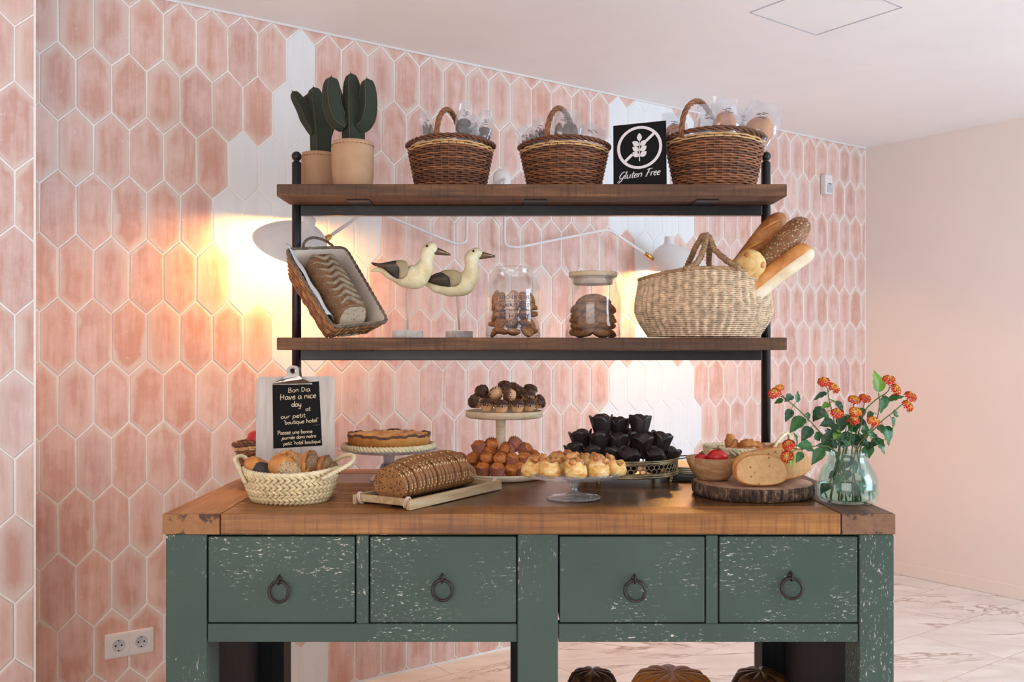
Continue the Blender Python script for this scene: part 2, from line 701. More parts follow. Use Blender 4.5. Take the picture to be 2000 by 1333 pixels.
# tiled wall: every glazed tile is a low bevelled picket on the grout bed
JJ = [0, 1, 2, 3, 4, 5, 6, 7, 8, 9, 10, 11, 12, 13, 26, 27, 28, 29, 30, 31, 32, 33, 34, 35, 36, 37, 38, 39]
SS = [-1.106, -.998, -.886, -.773, -.661, -.548, -.437, -.326, -.215, -.104, .011, .128, .243, .357, 1.849, 1.957, 2.069, 2.178, 2.29, 2.402, 2.512, 2.62, 2.735, 2.845, 2.952, 3.065, 3.17, 3.28]
WHITE_TILES = {6: [23, 24], 5: [7.5, 21.5, 22.5, 23.5, 24.5, 25.5], 4: [7, 8, 21, 22, 23, 24], 3: [5.5, 6.5, 7.5, 21.5, 22.5, 23.5, 24.5, 25.5],
               2: [5, 6, 7, 8, 9, 10, 23, 24], 1: [5.5, 6.5, 7.5, 8.5, 9.5], 0: [7, 8, 23, 24], -1: [7.5, 21.5, 22.5, 23.5, 24.5, 25.5],
               -2: [21, 22, 23, 24, 25, 26], -3: [21.5, 22.5, 23.5, 24.5, 25.5], -6: [7, 8]}


def tile_wall(name, mat4, s_lo, s_hi, rowz, colpos, jr, whites, label, seed, pitch=0.2078):
    rnd = random.Random(seed)
    mbt = MB()
    mbt.M = mat4
    mbt.add([(s_lo, 0, 0), (s_hi, 0, 0), (s_hi, ROOM_H, 0), (s_lo, ROOM_H, 0)], [(0, 1, 2, 3)])
    uv, tint = [(0, 0)] * 4, [(0, 0, 0)] * 4
    mbt.cur = 1
    for k in range(-7, 8):
        zc = rowz + k * pitch + 0.13
        for j in range(*jr):
            jj = j + (0 if k % 2 == 0 else 0.5)
            sc, sl, sr = colpos(jj), colpos(jj - 0.5), colpos(jj + 0.5)
            jit = lambda: rnd.uniform(-0.0012, 0.0012)
            poly = [(sc + jit(), zc - 0.1299), (sr + jit(), zc - 0.0779), (sr + jit(), zc + 0.0779), (sc + jit(), zc + 0.1299), (sl + jit(), zc + 0.0779), (sl + jit(), zc - 0.0779)]
            for nx, ny, d in ((0, 1, ROOM_H - 0.004), (0, -1, -0.006), (1, 0, s_hi - 0.004), (-1, 0, -s_lo - 0.002)):
                poly = clip(poly, nx, ny, d)
                if len(poly) < 3:
                    break
            if len(poly) < 3:
                continue
            a = inset(poly, 0.0021)
            b = inset(poly, 0.0052)
            if len(a) < 3:
                continue
            r = (rnd.random(), rnd.random(), 1.0 if jj in whites.get(k, []) else 0.0)
            h = 0.0026 if r[2] < 0.5 else 0.0021
            tx, ty = rnd.uniform(-0.007, 0.007), rnd.uniform(-0.004, 0.004)
            kx = 0.0553 / max(0.02, (sr - sl) / 2)
            loc = lambda p: ((p[0] - sc) * kx, p[1] - zc)
            up = lambda p: h + (p[0] - sc) * tx + (p[1] - zc) * ty
            if len(b) == len(a):
                n = len(a)
                mbt.add([(p[0], p[1], 0.0002) for p in a] + [(p[0], p[1], up(p)) for p in b],
                        [tuple(range(n, 2 * n))] + [(i, (i + 1) % n, n + (i + 1) % n, n + i) for i in range(n)])
                uv += [loc(p) for p in a] + [loc(p) for p in b]
                tint += [r] * (2 * n)
            else:
                n = len(a)
                mbt.add([(p[0], p[1], h) for p in a], [tuple(range(n))])
                uv += [loc(p) for p in a]
                tint += [r] * n
    o = build(name, mbt, [M['grout'], M['tile']], None, False)
    me = o.data
    ul = me.uv_layers.new(name='local')
    for lp in me.loops:
        ul.data[lp.index].uv = uv[lp.vertex_index]
    ca = me.color_attributes.new('tint', 'FLOAT_COLOR', 'POINT')
    for i, c in enumerate(tint):
        ca.data[i].color = (*c, 1)
    return tag(o, label, 'wall', None, 'structure')


tile_wall('wall_back', WM, -1.75, S_END, 1.2165, lambda j: interp(j, JJ, SS), (-7, 40), WHITE_TILES,
          'wall of pink picket tiles with patches of white tiles behind the table', 3)

# projecting tiled pier at the far left
PY = 2.73
PX = -930.0 / F_PX * PY
pier = Matrix(((UX, 0, NX, PX), (UY, 0, NY, PY), (0, 1, 0, 0), (0, 0, 0, 1)))
tile_wall('wall_left', pier, -1.3, 0.0, 1.195, lambda j: -0.0550 + 0.113 * (j + 0.5), (-12, 2), {}, 'projecting pier of pink picket tiles at the far left', 11)
mb = MB()
mb.M = pier
mb.box2((-1.3, 0, -0.30), (0.0, ROOM_H, -0.001))
structure('trim_1', mb, M['plaster'], 'white plaster return of the projecting tiled pier', 'pier')
mb = MB()
mb.M = WM
mb.box2((-1.7, ROOM_H - 0.008, 0.0), (S_END, ROOM_H, 0.006))
structure('trim_2', mb, M['white_plastic'], 'thin white sealing line between tiled wall and ceiling', 'trim')

# right-hand wall
mb = MB()
RW = Matrix(((NX, 0, -UX, corner.x), (NY, 0, -UY, corner.y), (0, 1, 0, 0), (0, 0, 0, 1)))
mb.M = RW
mb.box2((-0.1, 0, -0.12), (5.5, ROOM_H, 0.0))
structure('wall_right', mb, M['wall_pink'], 'plain pale rose wall to the right of the tiles', 'wall')
mb = MB()
mb.M = RW
mb.box2((0.0, 0, 0.0), (5.5, 0.072, 0.008))
structure('baseboard_right', mb, M['wall_pink'], 'low skirting painted pale rose along the right wall', 'skirting', bev=0.003)

# hatch in the ceiling
H = ROOM_H - EYE


def ceil_at(px, py):
    Y = H * F_PX / (HZ - py)
    return Vector(((px - 1000.0) / F_PX * Y, Y))


h0, h1, h2 = ceil_at(1595, 68), ceil_at(1465, 24), ceil_at(1762, 14)
e1, e2 = h1 - h0, h2 - h0
mb = MB()
for a, b in ((h0, h1), (h0, h2), (h1, h1 + e2), (h2, h2 + e1)):
    d = (b - a).normalized()
    q = Vector((-d.y, d.x)) * 0.003
    mb.prism([a - q, b - q, b + q, a + q][::1], ROOM_H - 0.0016, ROOM_H + 0.002)
structure('trim_3', mb, M['grey_plastic'], 'thin square joint of a flush access hatch in the ceiling', 'hatch')


# ------------------------------------------------------------------ table
TZ = 0.906                      # top of the table
TY0, TY1 = 2.267, 3.13          # front and back edges
TX0, TX1 = -0.845, 0.927
TH = 0.0505
tb = thing('display_table', 'long green painted table with thick wooden top and four drawers', 'table', (0.04, 2.7, 0))


def tl(lo, hi):
    """box in place coordinates, kept relative to the table's base"""
    b = MB()
    b.box2((lo[0] - 0.04, lo[1] - 2.7, lo[2]), (hi[0] - 0.04, hi[1] - 2.7, hi[2]))
    return b


fx = lambda px, Y=TY0: (px - 1000.0) / F_PX * Y
EL, ER = fx(430), fx(1643)
z0 = TZ - TH
top = tl((EL + .0006, TY0 + 0.11, z0 + .004), (ER - .0006, TY1 - 0.11, TZ - 0.0012))
build('tabletop', top, M['top_dark'], tb, False, 0.002)
build('front_plank', tl((EL, TY0, z0), (ER, TY0 + 0.1094, TZ)), M['top_wood'], tb, False, 0.004)
build('back_plank', tl((EL, TY1 - 0.1094, z0), (ER, TY1, TZ)), M['top_wood'], tb, False, 0.004)
eL = build('end_plank', tl((TX0, TY0 + .001, z0), (EL - .0012, TY1, TZ + 0.0008)), M['top_end'], tb, False, 0.004)
eR = build('end_plank', tl((ER + .0012, TY0 + .001, z0), (TX1, TY1, TZ + 0.0008)), M['top_end_dark'], tb, False, 0.004)


def endgrain(name, ca, cb_):
    t = NT(name)
    v = t.coord('Object')
    q = t.noise(v, 30, 5, 0.6, 1.5)
    n = t.noise(v, 22, 4, 0.6)
    c = t.ramp(q, [(0.1, ca), (0.9, cb_)])
    c = t.mix(t.map(n, 0.54, 0.60), c, C(76, 46, 32))
    return t.fin(c, 0.6)


M['end_grain'] = endgrain('end_grain', C(138, 90, 52), C(172, 118, 70))
M['end_grain_dark'] = endgrain('weathered_end_grain', C(108, 74, 52), C(150, 108, 78))
build('end_cap', tl((TX0, TY0 - .0008, z0 + .001), (EL - .002, TY0 + .0015, TZ - .001)), M['end_grain'], eL, False, 0, label='end grain block at the left front corner')
build('end_cap', tl((ER + .002, TY0 - .0008, z0 + .001), (TX1, TY0 + .0015, TZ - .001)), M['end_grain_dark'], eR, False, 0, label='end grain block at the right front corner')
M['groove'] = plain('dark_groove', C(52, 32, 18), 0.7, 0, 0.2, 40)
# ridged inlay at the left of the top
mb = MB()
for i in range(18):
    y = TY0 + 0.112 + i * 0.0235
    mb.box2((EL + 0.002 - 0.04, y - 2.7, TZ - 0.004), (EL + 0.40 - 0.04, y + 0.0145 - 2.7, TZ + 0.0012))
mb.cur = 1
for i in range(17):
    y = TY0 + 0.112 + i * 0.0235 + 0.0145
    mb.box2((EL + 0.002 - 0.04, y - 2.7, TZ - 0.006), (EL + 0.40 - 0.04, y + 0.009 - 2.7, TZ - 0.0006))
build('ridged_inlay', mb, [M['top_wood'], M['groove']], tb, False)

zr0 = EYE - (1257 - HZ) / F_PX * TY0      # underside of the rails
zd1, zd0 = EYE - (1049 - HZ) / F_PX * TY0, EYE - (1219 - HZ) / F_PX * TY0
FY = TY0 + 0.004
legs = [(322, 402), (1011, 1090), (1680, 1748)]
for a, b in legs:
    build('leg', tl((fx(a), FY, 0), (fx(b), FY + 0.10, z0)), M['green_v'], tb, False, 0.003)
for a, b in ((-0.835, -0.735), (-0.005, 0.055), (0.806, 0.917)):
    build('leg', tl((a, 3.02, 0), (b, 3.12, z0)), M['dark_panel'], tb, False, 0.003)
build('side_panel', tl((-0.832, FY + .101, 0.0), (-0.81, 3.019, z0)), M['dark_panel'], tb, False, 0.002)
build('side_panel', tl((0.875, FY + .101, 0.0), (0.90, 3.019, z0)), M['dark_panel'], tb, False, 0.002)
for a, b in ((403, 1010), (1091, 1679)):
    build('rail', tl((fx(a) + .0006, FY + .003, zr0), (fx(b) - .0006, FY + .04, zd0 - .0025)), M['green'], tb, False, 0.002)
    build('rail', tl((fx(a) + .0006, FY + .006, zd1 + .0025), (fx(b) - .0006, FY + .04, z0 - .0004)), M['green'], tb, False, 0.001)
for a, b in ((695, 719), (1380, 1403)):
    build('divider', tl((fx(a), FY + .002, zd0 - .002), (fx(b), FY + .04, zd1 + .002)), M['green_v'], tb, False, 0.002)
build('back_rail', tl((-0.733, 3.05, zr0 + .1), (-.007, 3.09, z0)), M['green'], tb, False, 0.002)
build('back_rail', tl((0.057, 3.05, zr0 + .1), (.804, 3.09, z0)), M['green'], tb, False, 0.002)
build('lower_shelf', tl((-0.80, FY + .05, 0.165), (0.87, 2.95, 0.19)), M['top_dark'], tb, False, 0.003)
for (a, b), (rx, ry) in zip(((404.5, 692.5), (721.5, 1009), (1092.5, 1378), (1405.5, 1677.5)), ((546, 1155), (864, 1152), (1239, 1153), (1544, 1148))):
    d = build('drawer', tl((fx(a) + .001, FY + .0015, zd0 + .0012), (fx(b) - .001, FY + .36, zd1 - .0012)), M['green'], tb, False, 0.0025)
    c = at(rx, ry, FY)
    mb = MB()
    rr = wd(19.5, TY0)
    off = Vector((-0.04, -2.7, 0))
    ring = [c + off + Vector((math.cos(i * PI / 18) * rr, -0.010 - 0.004 * math.cos(i * PI / 18 + 0.6), math.sin(i * PI / 18) * rr)) for i in range(36)]
    mb.tube(ring, 0.0036, 8, True)
    build('ring_handle', mb, M['ring_iron'], d)
    mb = MB()
    tp = c + off + Vector((0, 0, rr + 0.004))
    mb.tube([tp + Vector((0, 0.004, 0.010)), tp + Vector((0, -0.012, 0.008)), tp + Vector((0, -0.0165, -0.002)), tp + Vector((0, -0.012, -0.010)), tp + Vector((0, 0.004, -0.008))], 0.0022, 6)
    mb.tube([tp + Vector((0, 0.003, 0.0)), tp + Vector((0, -0.0015, 0.0))], [0.0085, 0.006], 12)
    build('staple', mb, M['ring_iron'], d)

# ------------------------------------------------------------------ iron shelf rack on the table
SY0, SYP = 2.867, 3.05
SZT, SZL = 1.811, 1.3407
rack = thing('shelf_rack', 'black iron rack with two brown plank shelves standing on the green table', 'shelf', (0.06, SYP, TZ + .0004))


def rk(lo, hi):
    b = MB()
    b.box2((lo[0] - 0.06, lo[1] - SYP, lo[2] - TZ), (hi[0] - 0.06, hi[1] - SYP, hi[2] - TZ))
    return b


XL0, XL1 = at(570.5, 0, SYP).x, at(588, 0, SYP).x
XR0, XR1 = at(1487, 0, SYP).x, at(1504.5, 0, SYP).x
BX0, BX1 = at(540, 0, SY0).x, at(1537.5, 0, SY0).x
for x0, x1 in ((XL0, XL1), (XR0, XR1)):
    xc = (x0 + x1) / 2 - 0.06
    mb = MB()
    zt = at(0, 317, SYP).z - TZ
    mb.lathe([(0.015, 0.0), (0.015, zt - .003), (0.0125, zt), (0.0, zt)], 24, (xc, 0, 0), cap0=True)
    p = build('post', mb, M['iron'], rack)
    mb = MB()
    mb.lathe([(0.011, zt), (0.008, zt + .003), (0.0105, zt + .006)], 20, (xc, 0, 0))
    mb.blob((xc, 0, zt + 0.0185), (0.0162, 0.0162, 0.0162), 20, 12)
    build('ball_finial', mb, M['iron'], p)
    mb = MB()
    mb.lathe([(0.028, 0.0), (0.028, 0.004), (0.02, 0.006)], 24, (xc, 0, 0), cap0=True, cap1=True)
    build('foot_plate', mb, M['iron'], p)
for sz, nm in ((SZT, 'upper'), (SZL, 'lower')):
    # the plank is notched round the posts
    poly = [(BX0, SY0), (BX1, SY0), (BX1, SYP - .0175), (XR0 - .002, SYP - .0175), (XR0 - .002, SYP + .0175), (BX1, SYP + .0175), (BX1, 3.225),
            (BX0, 3.225), (BX0, SYP + .0175), (XL1 + .002, SYP + .0175), (XL1 + .002, SYP - .0175), (BX0, SYP - .0175)]
    mb = MB()
    mb.prism([(x - .06, y - SYP) for x, y in poly], sz - 0.038 - TZ, sz - TZ)
    build('shelf_plank', mb, M['shelf_wood'], rack, False, 0.003)
    zt = sz - 0.0384
    r = build('cross_rail', rk((XL1 + .0004, SYP - .014, zt - 0.033), (XR0 - .0004, SYP + .014, zt)), M['iron'], rack, False, 0.002)
    for px in (703, 1045, 1378):
        x = at(px, 0, 2.96).x
        build('bracket_plate', rk((x - .035, SYP - 0.13, zt - 0.0035), (x + .035, SYP - .0145, zt)), M['iron'], r, False, 0.001)


# ------------------------------------------------------------------ wall lamps
def frame_to(d, up=(0, 0, 1)):
    z = Vector(d).normalized()
    x = Vector(up).cross(z).normalized()
    y = z.cross(x)
    return Matrix((x, y, z)).transposed()


def lamp_emit(power):
    t = NT('lit_bulb')
    t.b.inputs['Emission Color'].default_value = (1.0, 0.46, 0.11, 1)
    t.b.inputs['Emission Strength'].default_value = power
    return t.fin((1, .9, .8, 1), 0.4)




def wall_lamp(label, mount, rod, joint, shade_top, axis, R, power, ecc, depth=0.11):
    base = wall_at(*mount)
    t = thing('wall_lamp', label, 'lamp', base, 0, 'white wall lamps on bent rods')
    o = -base
    mb = MB()
    mb.M = Matrix.Translation((0, 0, 0)) @ frame_to((NX, NY, 0)).to_4x4()
    mb.lathe([(0.047, 0.0), (0.046, 0.006), (0.036, 0.020), (0.018, 0.030), (0.0, 0.032)], 32, cap0=True)
    build('wall_mount', mb, M['white_metal'], t)
    pts = [Vector((NX, NY, 0)) * 0.028] + [at(*p) + o for p in rod]
    mb = MB()
    sm = [pts[0]]
    for i in range(1, len(pts) - 1):
        a, b, c = pts[i - 1], pts[i], pts[i + 1]
        k = min(0.03, (a - b).length * .45, (c - b).length * .45)
        p0, p1 = b + (a - b).normalized() * k, b + (c - b).normalized() * k
        for q in range(7):
            u = q / 6
            sm.append(p0 * (1 - u) ** 2 + b * 2 * u * (1 - u) + p1 * u * u)
    sm.append(pts[-1])
    mb.tube(sm, 0.0062, 10)
    build('bent_rod', mb, M['white_metal'], t)
    ja, jb = at(*joint[0]) + o, at(*joint[1]) + o
    mb = MB()
    d = jb - ja
    mb.tube([ja, ja + d * .15, ja + d * .5, ja + d * .8, jb], [0.006, 0.010, 0.012, 0.009, 0.004], 12)
    build('swivel_joint', mb, M['brass'], t)
    ax = Vector(axis).normalized()
    st = at(*shade_top) + o
    mb = MB()
    mb.M = Matrix.Translation(st) @ frame_to(ax).to_4x4()
    pr = [(0.0, 0.0), (0.019, 0.0), (0.022, 0.004), (0.0225, 0.030), (0.034, 0.040)]
    for i in range(1, 9):
        u = i / 8
        pr.append((0.034 + (R - 0.034) * (1 - (1 - u) ** 1.5), 0.040 + (depth - 0.04) * u ** 1.25))
    inner = [(max(0.0, r - 0.003), z + 0.002) for r, z in pr[::-1][:-4]]
    ev = frame_to(ax).transposed() @ Vector(ecc)
    rs = []
    for r, z in pr + [(R, depth + .002)] + inner:
        k = max(0.0, (z - 0.036) / (depth - 0.036))
        rs.append([(r * math.cos(2 * PI * j / 40) + ev.x * k, r * math.sin(2 * PI * j / 40) + ev.y * k, z) for j in range(40)])
    mb.rings(rs, False, False, False)
    sh = build('lamp_shade', mb, M['white_metal'], t)
    mb = MB()
    mb.M = Matrix.Translation(st) @ frame_to(ax).to_4x4()
    mb.blob((ev.x * .5, ev.y * .5, depth * 0.86), (0.023, 0.023, 0.027), 16, 10)
    mb.tube([(0, 0, .034), (ev.x * .5, ev.y * .5, depth * 0.66)], 0.012, 12)
    build('bulb', mb, lamp_emit(power), sh)
    return t


wall_lamp('white wall lamp with wide tilted shade glowing behind the tilted wicker basket', (912, 342),
          [(912, 350, 3.90), (911, 474, 3.88), (890, 477, 3.86), (722, 408, 3.56), (642, 463, 3.40)],
          [(646, 461, 3.405), (630, 472, 3.38)], (606, 426, 3.31), (-0.35, 0.5, -0.79), 0.130, 560, (-0.058, 0, -0.035), 0.115)
wall_lamp('white wall lamp with conical shade half hidden behind the round seagrass basket', (980, 352),
          [(985, 352, 4.02), (985, 480, 4.0), (1010, 484, 4.02), (1188, 448, 4.3), (1264, 498, 4.38)],
          [(1259, 494, 4.375), (1276, 508, 4.39)], (1307, 462, 4.42), (0.0, 0.12, -0.99), 0.15, 560, (0.06, 0, 0), 0.16)

# ------------------------------------------------------------------ small fittings on the wall
c = wall_at(1608, 362)
det = thing('motion_detector', 'small white motion detector on the tiles at the right', 'detector', c)
mb = MB()
W3 = Matrix(((UX, 0, NX, 0), (UY, 0, NY, 0), (0, 1, 0, 0), (0, 0, 0, 1)))
mb.M = W3
mb.box2((-0.034, -0.058, 0.002), (0.034, 0.058, 0.042))
build('housing', mb, M['white_plastic'], det, False, 0.01, seg=3)
mb = MB()
mb.M = W3
mb.box2((-0.024, -0.048, 0.040), (0.024, -0.004, 0.047))
build('lens_window', mb, M['grey_plastic'], det, False, 0.004)
mb = MB()
mb.M = W3
mb.box2((-0.014, 0.000, 0.0415), (0.018, 0.004, 0.0428))
build('slot', mb, M['black'], det, False)

c = wall_at(252, 1256)
so = thing('double_socket', 'white double wall socket low on the tiles beside the table', 'socket', c)
mb = MB()
mb.M = W3
mb.box2((-0.079, -0.042, 0.002), (0.079, 0.042, 0.012))
build('surround', mb, M['white_plastic'], so, False, 0.005, seg=3)
for sx in (-0.0365, 0.0365):
    mb = MB()
    mb.M = W3 @ Matrix.Translation((sx, 0, 0))
    mb.box2((-0.034, -0.034, 0.0115), (0.034, 0.034, 0.0135))
    pl = build('socket_insert', mb, M['white_plastic'], so, False, 0.002)
    mb = MB()
    mb.M = W3 @ Matrix.Translation((sx, 0, 0.0136))
    mb.lathe([(0.0205, 0.0), (0.0205, 0.001), (0.0185, 0.001), (0.0175, 0.0002), (0, 0.0002)], 32)
    build('socket_well', mb, M['grey_plastic'], pl)
    mb = MB()
    mb.M = W3 @ Matrix.Translation((sx, 0, 0.0138))
    for x, z, r in ((-0.0095, 0, 0.003), (0.0095, 0, 0.003), (0, -.0165, .0026), (0, .0165, .0022)):
        mb.lathe([(r, 0), (r, 0.0004), (0, 0.0004)], 10, (x, z, 0))
    build('contact_hole', mb, M['black'], pl)

# ------------------------------------------------------------------ materials for the food and the rest
def seeded_crust(name, base, dark, seed_a, seed_b, scale=240, amount=0.5, rough=0.55):
    t = NT(name)
    v = t.coord()
    n = t.noise(v, 22, 4, 0.6)
    c = t.ramp(n, [(0.3, dark), (0.7, base)])
    vs = t.n('ShaderNodeTexVoronoi')
    t.L(v, vs.inputs['Vector'])
    vs.inputs['Scale'].default_value = scale
    d, col = vs.outputs['Distance'], vs.outputs['Color']
    sc = t.n('ShaderNodeSeparateColor')
    t.L(col, sc.inputs[0])
    m = t.math('MULTIPLY', t.map(d, 0.42, 0.34), t.math('LESS_THAN', sc.outputs[0], amount))
    sc_col = t.mix(sc.outputs[1], seed_a, seed_b)
    c = t.mix(m, c, sc_col)
    t.bump(t.math('ADD', t.math('MULTIPLY', m, 0.8), n), 0.5, 0.004)
    return t.fin(c, rough)


def crumb(name, base, dark, hole, scale=120, amt=0.25, rough=0.85):
    t = NT(name)
    v = t.coord()
    n = t.noise(v, 60, 5, 0.6)
    c = t.ramp(n, [(0.3, dark), (0.65, base)])
    vs = t.n('ShaderNodeTexVoronoi')
    t.L(v, vs.inputs['Vector'])
    vs.inputs['Scale'].default_value = scale
    sc = t.n('ShaderNodeSeparateColor')
    t.L(vs.outputs['Color'], sc.inputs[0])
    m = t.math('MULTIPLY', t.map(vs.outputs['Distance'], 0.36, 0.26), t.math('LESS_THAN', sc.outputs[0], amt))
    c = t.mix(m, c, hole)
    t.bump(t.math('SUBTRACT', n, m), 0.35, 0.003)
    return t.fin(c, rough)


def baked(name, a, b, c3, scale=28, rough=0.55, bump=0.3):
    t = NT(name)
    v = t.coord()
    n = t.noise(v, scale, 5, 0.6, 0.4)
    c = t.ramp(n, [(0.32, a), (0.5, b), (0.68, c3)])
    t.bump(t.noise(v, scale * 4, 4), bump, 0.003)
    return t.fin(c, rough)


def weave_cloth(name, a, b, scale=420):
    t = NT(name)
    v = t.coord()
    w1 = t.wave(v, scale / 6.28, 0.6, 1, 'BANDS', 'Z')
    w2 = t.wave(v, scale / 6.28, 0.6, 1, 'BANDS', 'X')
    n = t.noise(v, 18, 4)
    h = t.math('MULTIPLY', t.math('ADD', w1, w2), 0.5)
    c = t.mix(t.math('ADD', t.math('MULTIPLY', h, 0.6), t.math('MULTIPLY', n, 0.5)), a, b)
    t.bump(h, 0.5, 0.002)
    return t.fin(c, 0.85)


M['oat_crust'] = seeded_crust('oat_crust', C(162, 106, 58), C(106, 64, 32), C(236, 208, 156), C(206, 166, 112), 170, 0.5)
M['rye_crumb'] = crumb('rye_crumb', C(170, 118, 70), C(140, 92, 52), C(66, 42, 26), 130, 0.34)
M['dark_seeded'] = seeded_crust('dark_seeded_crust', C(140, 100, 66), C(96, 64, 40), C(196, 156, 104), C(58, 36, 24), 260, 0.75)
M['grey_flour'] = baked('floured_crust', C(118, 98, 78), C(150, 130, 108), C(176, 158, 136), 60, 0.85)
M['grey_crumb'] = crumb('grey_crumb', C(196, 178, 154), C(172, 152, 128), C(112, 88, 66), 150, 0.25)
M['white_crumb'] = crumb('white_crumb', C(222, 178, 126), C(204, 154, 102), C(166, 112, 66), 95, 0.16)
M['gold_crust'] = baked('golden_crust', C(170, 96, 40), C(204, 132, 64), C(222, 166, 98), 14)
M['brown_crust'] = baked('brown_crust', C(140, 78, 34), C(176, 108, 54), C(202, 142, 84), 14)
M['pale_crust'] = baked('floury_crust', C(214, 186, 146), C(228, 206, 172), C(236, 220, 196), 20, 0.8)
M['cheese'] = baked('cheese_crust', C(196, 132, 62), C(226, 184, 116), C(236, 208, 150), 24)
M['multi_seed'] = seeded_crust('multi_seed_crust', C(150, 96, 50), C(112, 66, 32), C(222, 194, 150), C(84, 56, 36), 150, 0.8)
M['poppy'] = seeded_crust('poppy_crust', C(66, 58, 62), C(40, 36, 42), C(96, 88, 92), C(26, 24, 30), 420, 0.9)
M['pale_seed'] = seeded_crust('pale_seed_crust', C(206, 170, 122), C(186, 144, 92), C(240, 228, 204), C(48, 36, 30), 260, 0.85)
M['cookie'] = baked('cookie', C(150, 90, 50), C(192, 126, 76), C(214, 156, 102), 55, 0.8, 0.8)
M['cookie_dark'] = baked('oat_cookie', C(112, 66, 38), C(156, 100, 60), C(186, 130, 84), 70, 0.85, 1.0)
M['choc'] = baked('chocolate', C(34, 20, 15), C(56, 34, 24), C(84, 52, 36), 60, 0.45, 0.5)
M['brownie'] = baked('brownie', C(74, 44, 30), C(104, 66, 46), C(134, 90, 64), 40, 0.7, 0.5)
M['amber_cake'] = baked('amber_cake', C(132, 64, 24), C(184, 100, 40), C(226, 156, 76), 60, 0.5, 0.4)
M['brown_case'] = plain('brown_paper_case', C(176, 108, 86), 0.7, 0, 0.12, 40)
M['gold_case'] = plain('tan_paper_case', C(214, 166, 120), 0.7, 0, 0.12, 40)
M['tulip_case'] = plain('dark_tulip_paper', C(40, 28, 29), 0.38, 0, 0.12, 20, 0.1)
M['choc_cake'] = baked('chocolate_cake', C(30, 20, 20), C(46, 31, 29), C(66, 44, 40), 40, 0.6, 0.6)


def puff_mat():
    t = NT('puff_pastry')
    v = t.coord()
    n = t.noise(t.coord('Object', (1, 1, 2.4)), 34, 5, 0.6, 0.5)
    c = t.ramp(n, [(0.32, C(206, 132, 54)), (0.5, C(236, 190, 112)), (0.66, C(246, 224, 170))])
    sp = t.n('ShaderNodeSeparateXYZ')
    t.L(v, sp.inputs[0])
    top = t.math('ADD', sp.outputs[2], t.math('MULTIPLY', t.math('SUBTRACT', n, .5), .02))
    c = t.mix(t.map(top, .036, .052, 0.0, .8), c, C(176, 98, 50))
    t.bump(n, .6, .004)
    return t.fin(c, .42)


M['puff'] = puff_mat()
M['puff_top'] = baked('browned_pastry_top', C(150, 78, 40), C(206, 138, 76), C(236, 196, 132), 60, 0.5, 0.5)
M['custard'] = baked('baked_custard', C(112, 54, 20), C(224, 150, 58), C(246, 196, 100), 30, 0.35, 0.4)
M['burnt'] = baked('burnt_edge', C(58, 34, 22), C(90, 54, 32), C(130, 82, 46), 40, 0.6)
M['tart_crust'] = baked('tart_crust', C(184, 116, 48), C(208, 144, 72), C(218, 160, 90), 12, 0.6)
M['burlap'] = weave_cloth('burlap', C(172, 124, 90), C(226, 186, 148), 1500)
M['felt'] = weave_cloth('dark_green_cloth', C(30, 36, 28), C(62, 70, 56), 1900)
M['thread'] = plain('pale_thread', C(92, 88, 66), 0.8, 0, 0.1, 100)
M['linen'] = plain('linen_lining', C(206, 192, 178), 0.9, 0, 0.06, 12, 0.3)
M['grey_wood'] = wood('limed_wood', [C(150, 128, 104), C(190, 170, 146), C(210, 196, 178)], 'X', 1.6, 0.7)
M['grey_wood_z'] = wood('limed_board', [C(158, 144, 134), C(192, 180, 170), C(210, 200, 192)], 'Z', 1.3, 0.7, 0.1)
M['white_wood'] = wood('whitewashed_wood', [C(178, 148, 112), C(208, 184, 152), C(222, 204, 178)], 'X', 1.2, 0.6)
M['bowl_wood'] = wood('mango_wood', [C(120, 82, 50), C(172, 130, 88), C(204, 166, 124)], 'X', 1.6, 0.5)
M['tray_wood'] = wood('bleached_tray_slat', [C(140, 106, 70), C(190, 158, 116), C(208, 188, 158)], 'X', 2.0, 0.7)
M['tray_base'] = wood('tray_base', [C(70, 52, 36), C(104, 80, 58), C(130, 104, 78)], 'X', 1.6, 0.7)
M['slice_top'] = wood('sawn_log', [C(120, 84, 64), C(156, 116, 92), C(184, 146, 118)], 'Y', 0.5, 0.7)


def bark_mat():
    t = NT('bark')
    n = t.noise(t.coord('Object', (1, 1, .28)), 85, 5, 0.65, 0.6)
    n2 = t.noise(t.coord(), 26, 4, 0.6)
    c = t.ramp(t.math('ADD', t.math('MULTIPLY', n, .75), t.math('MULTIPLY', n2, .25)), [(0.40, C(34, 24, 20)), (0.50, C(84, 60, 46)), (0.57, C(120, 92, 72)), (0.66, C(186, 158, 130))])
    t.bump(n, 1.0, .008)
    return t.fin(c, 0.9)


M['bark'] = bark_mat()
M['pewter'] = plain('tarnished_brass', C(156, 140, 106), 0.34, 0.85, 0.25, 40, 0.1)
M['tomato'] = plain('red_fruit', C(196, 36, 36), 0.22, 0, 0.12, 14)
M['fruit_stem'] = plain('fruit_stem', C(122, 98, 62), 0.7, 0, 0.2, 80)
M['bird_white'] = baked('cream_painted_wood', C(216, 190, 134), C(238, 222, 178), C(246, 238, 208), 22, 0.6, 0.2)
M['bird_wing'] = wood('dark_wing', [C(40, 32, 30), C(66, 54, 48), C(110, 90, 72)], 'X', 3.0, 0.7)
M['bird_grey'] = plain('grey_beige_wing_band', C(176, 156, 120), 0.65, 0, 0.1, 30)
M['beak'] = plain('brown_beak', C(104, 76, 56), 0.5, 0, 0.15, 60)
M['stick'] = plain('pale_stick', C(216, 190, 172), 0.6, 0, 0.06, 60)
M['block'] = baked('whitewashed_block', C(180, 168, 158), C(206, 198, 190), C(222, 216, 210), 60, 0.8)
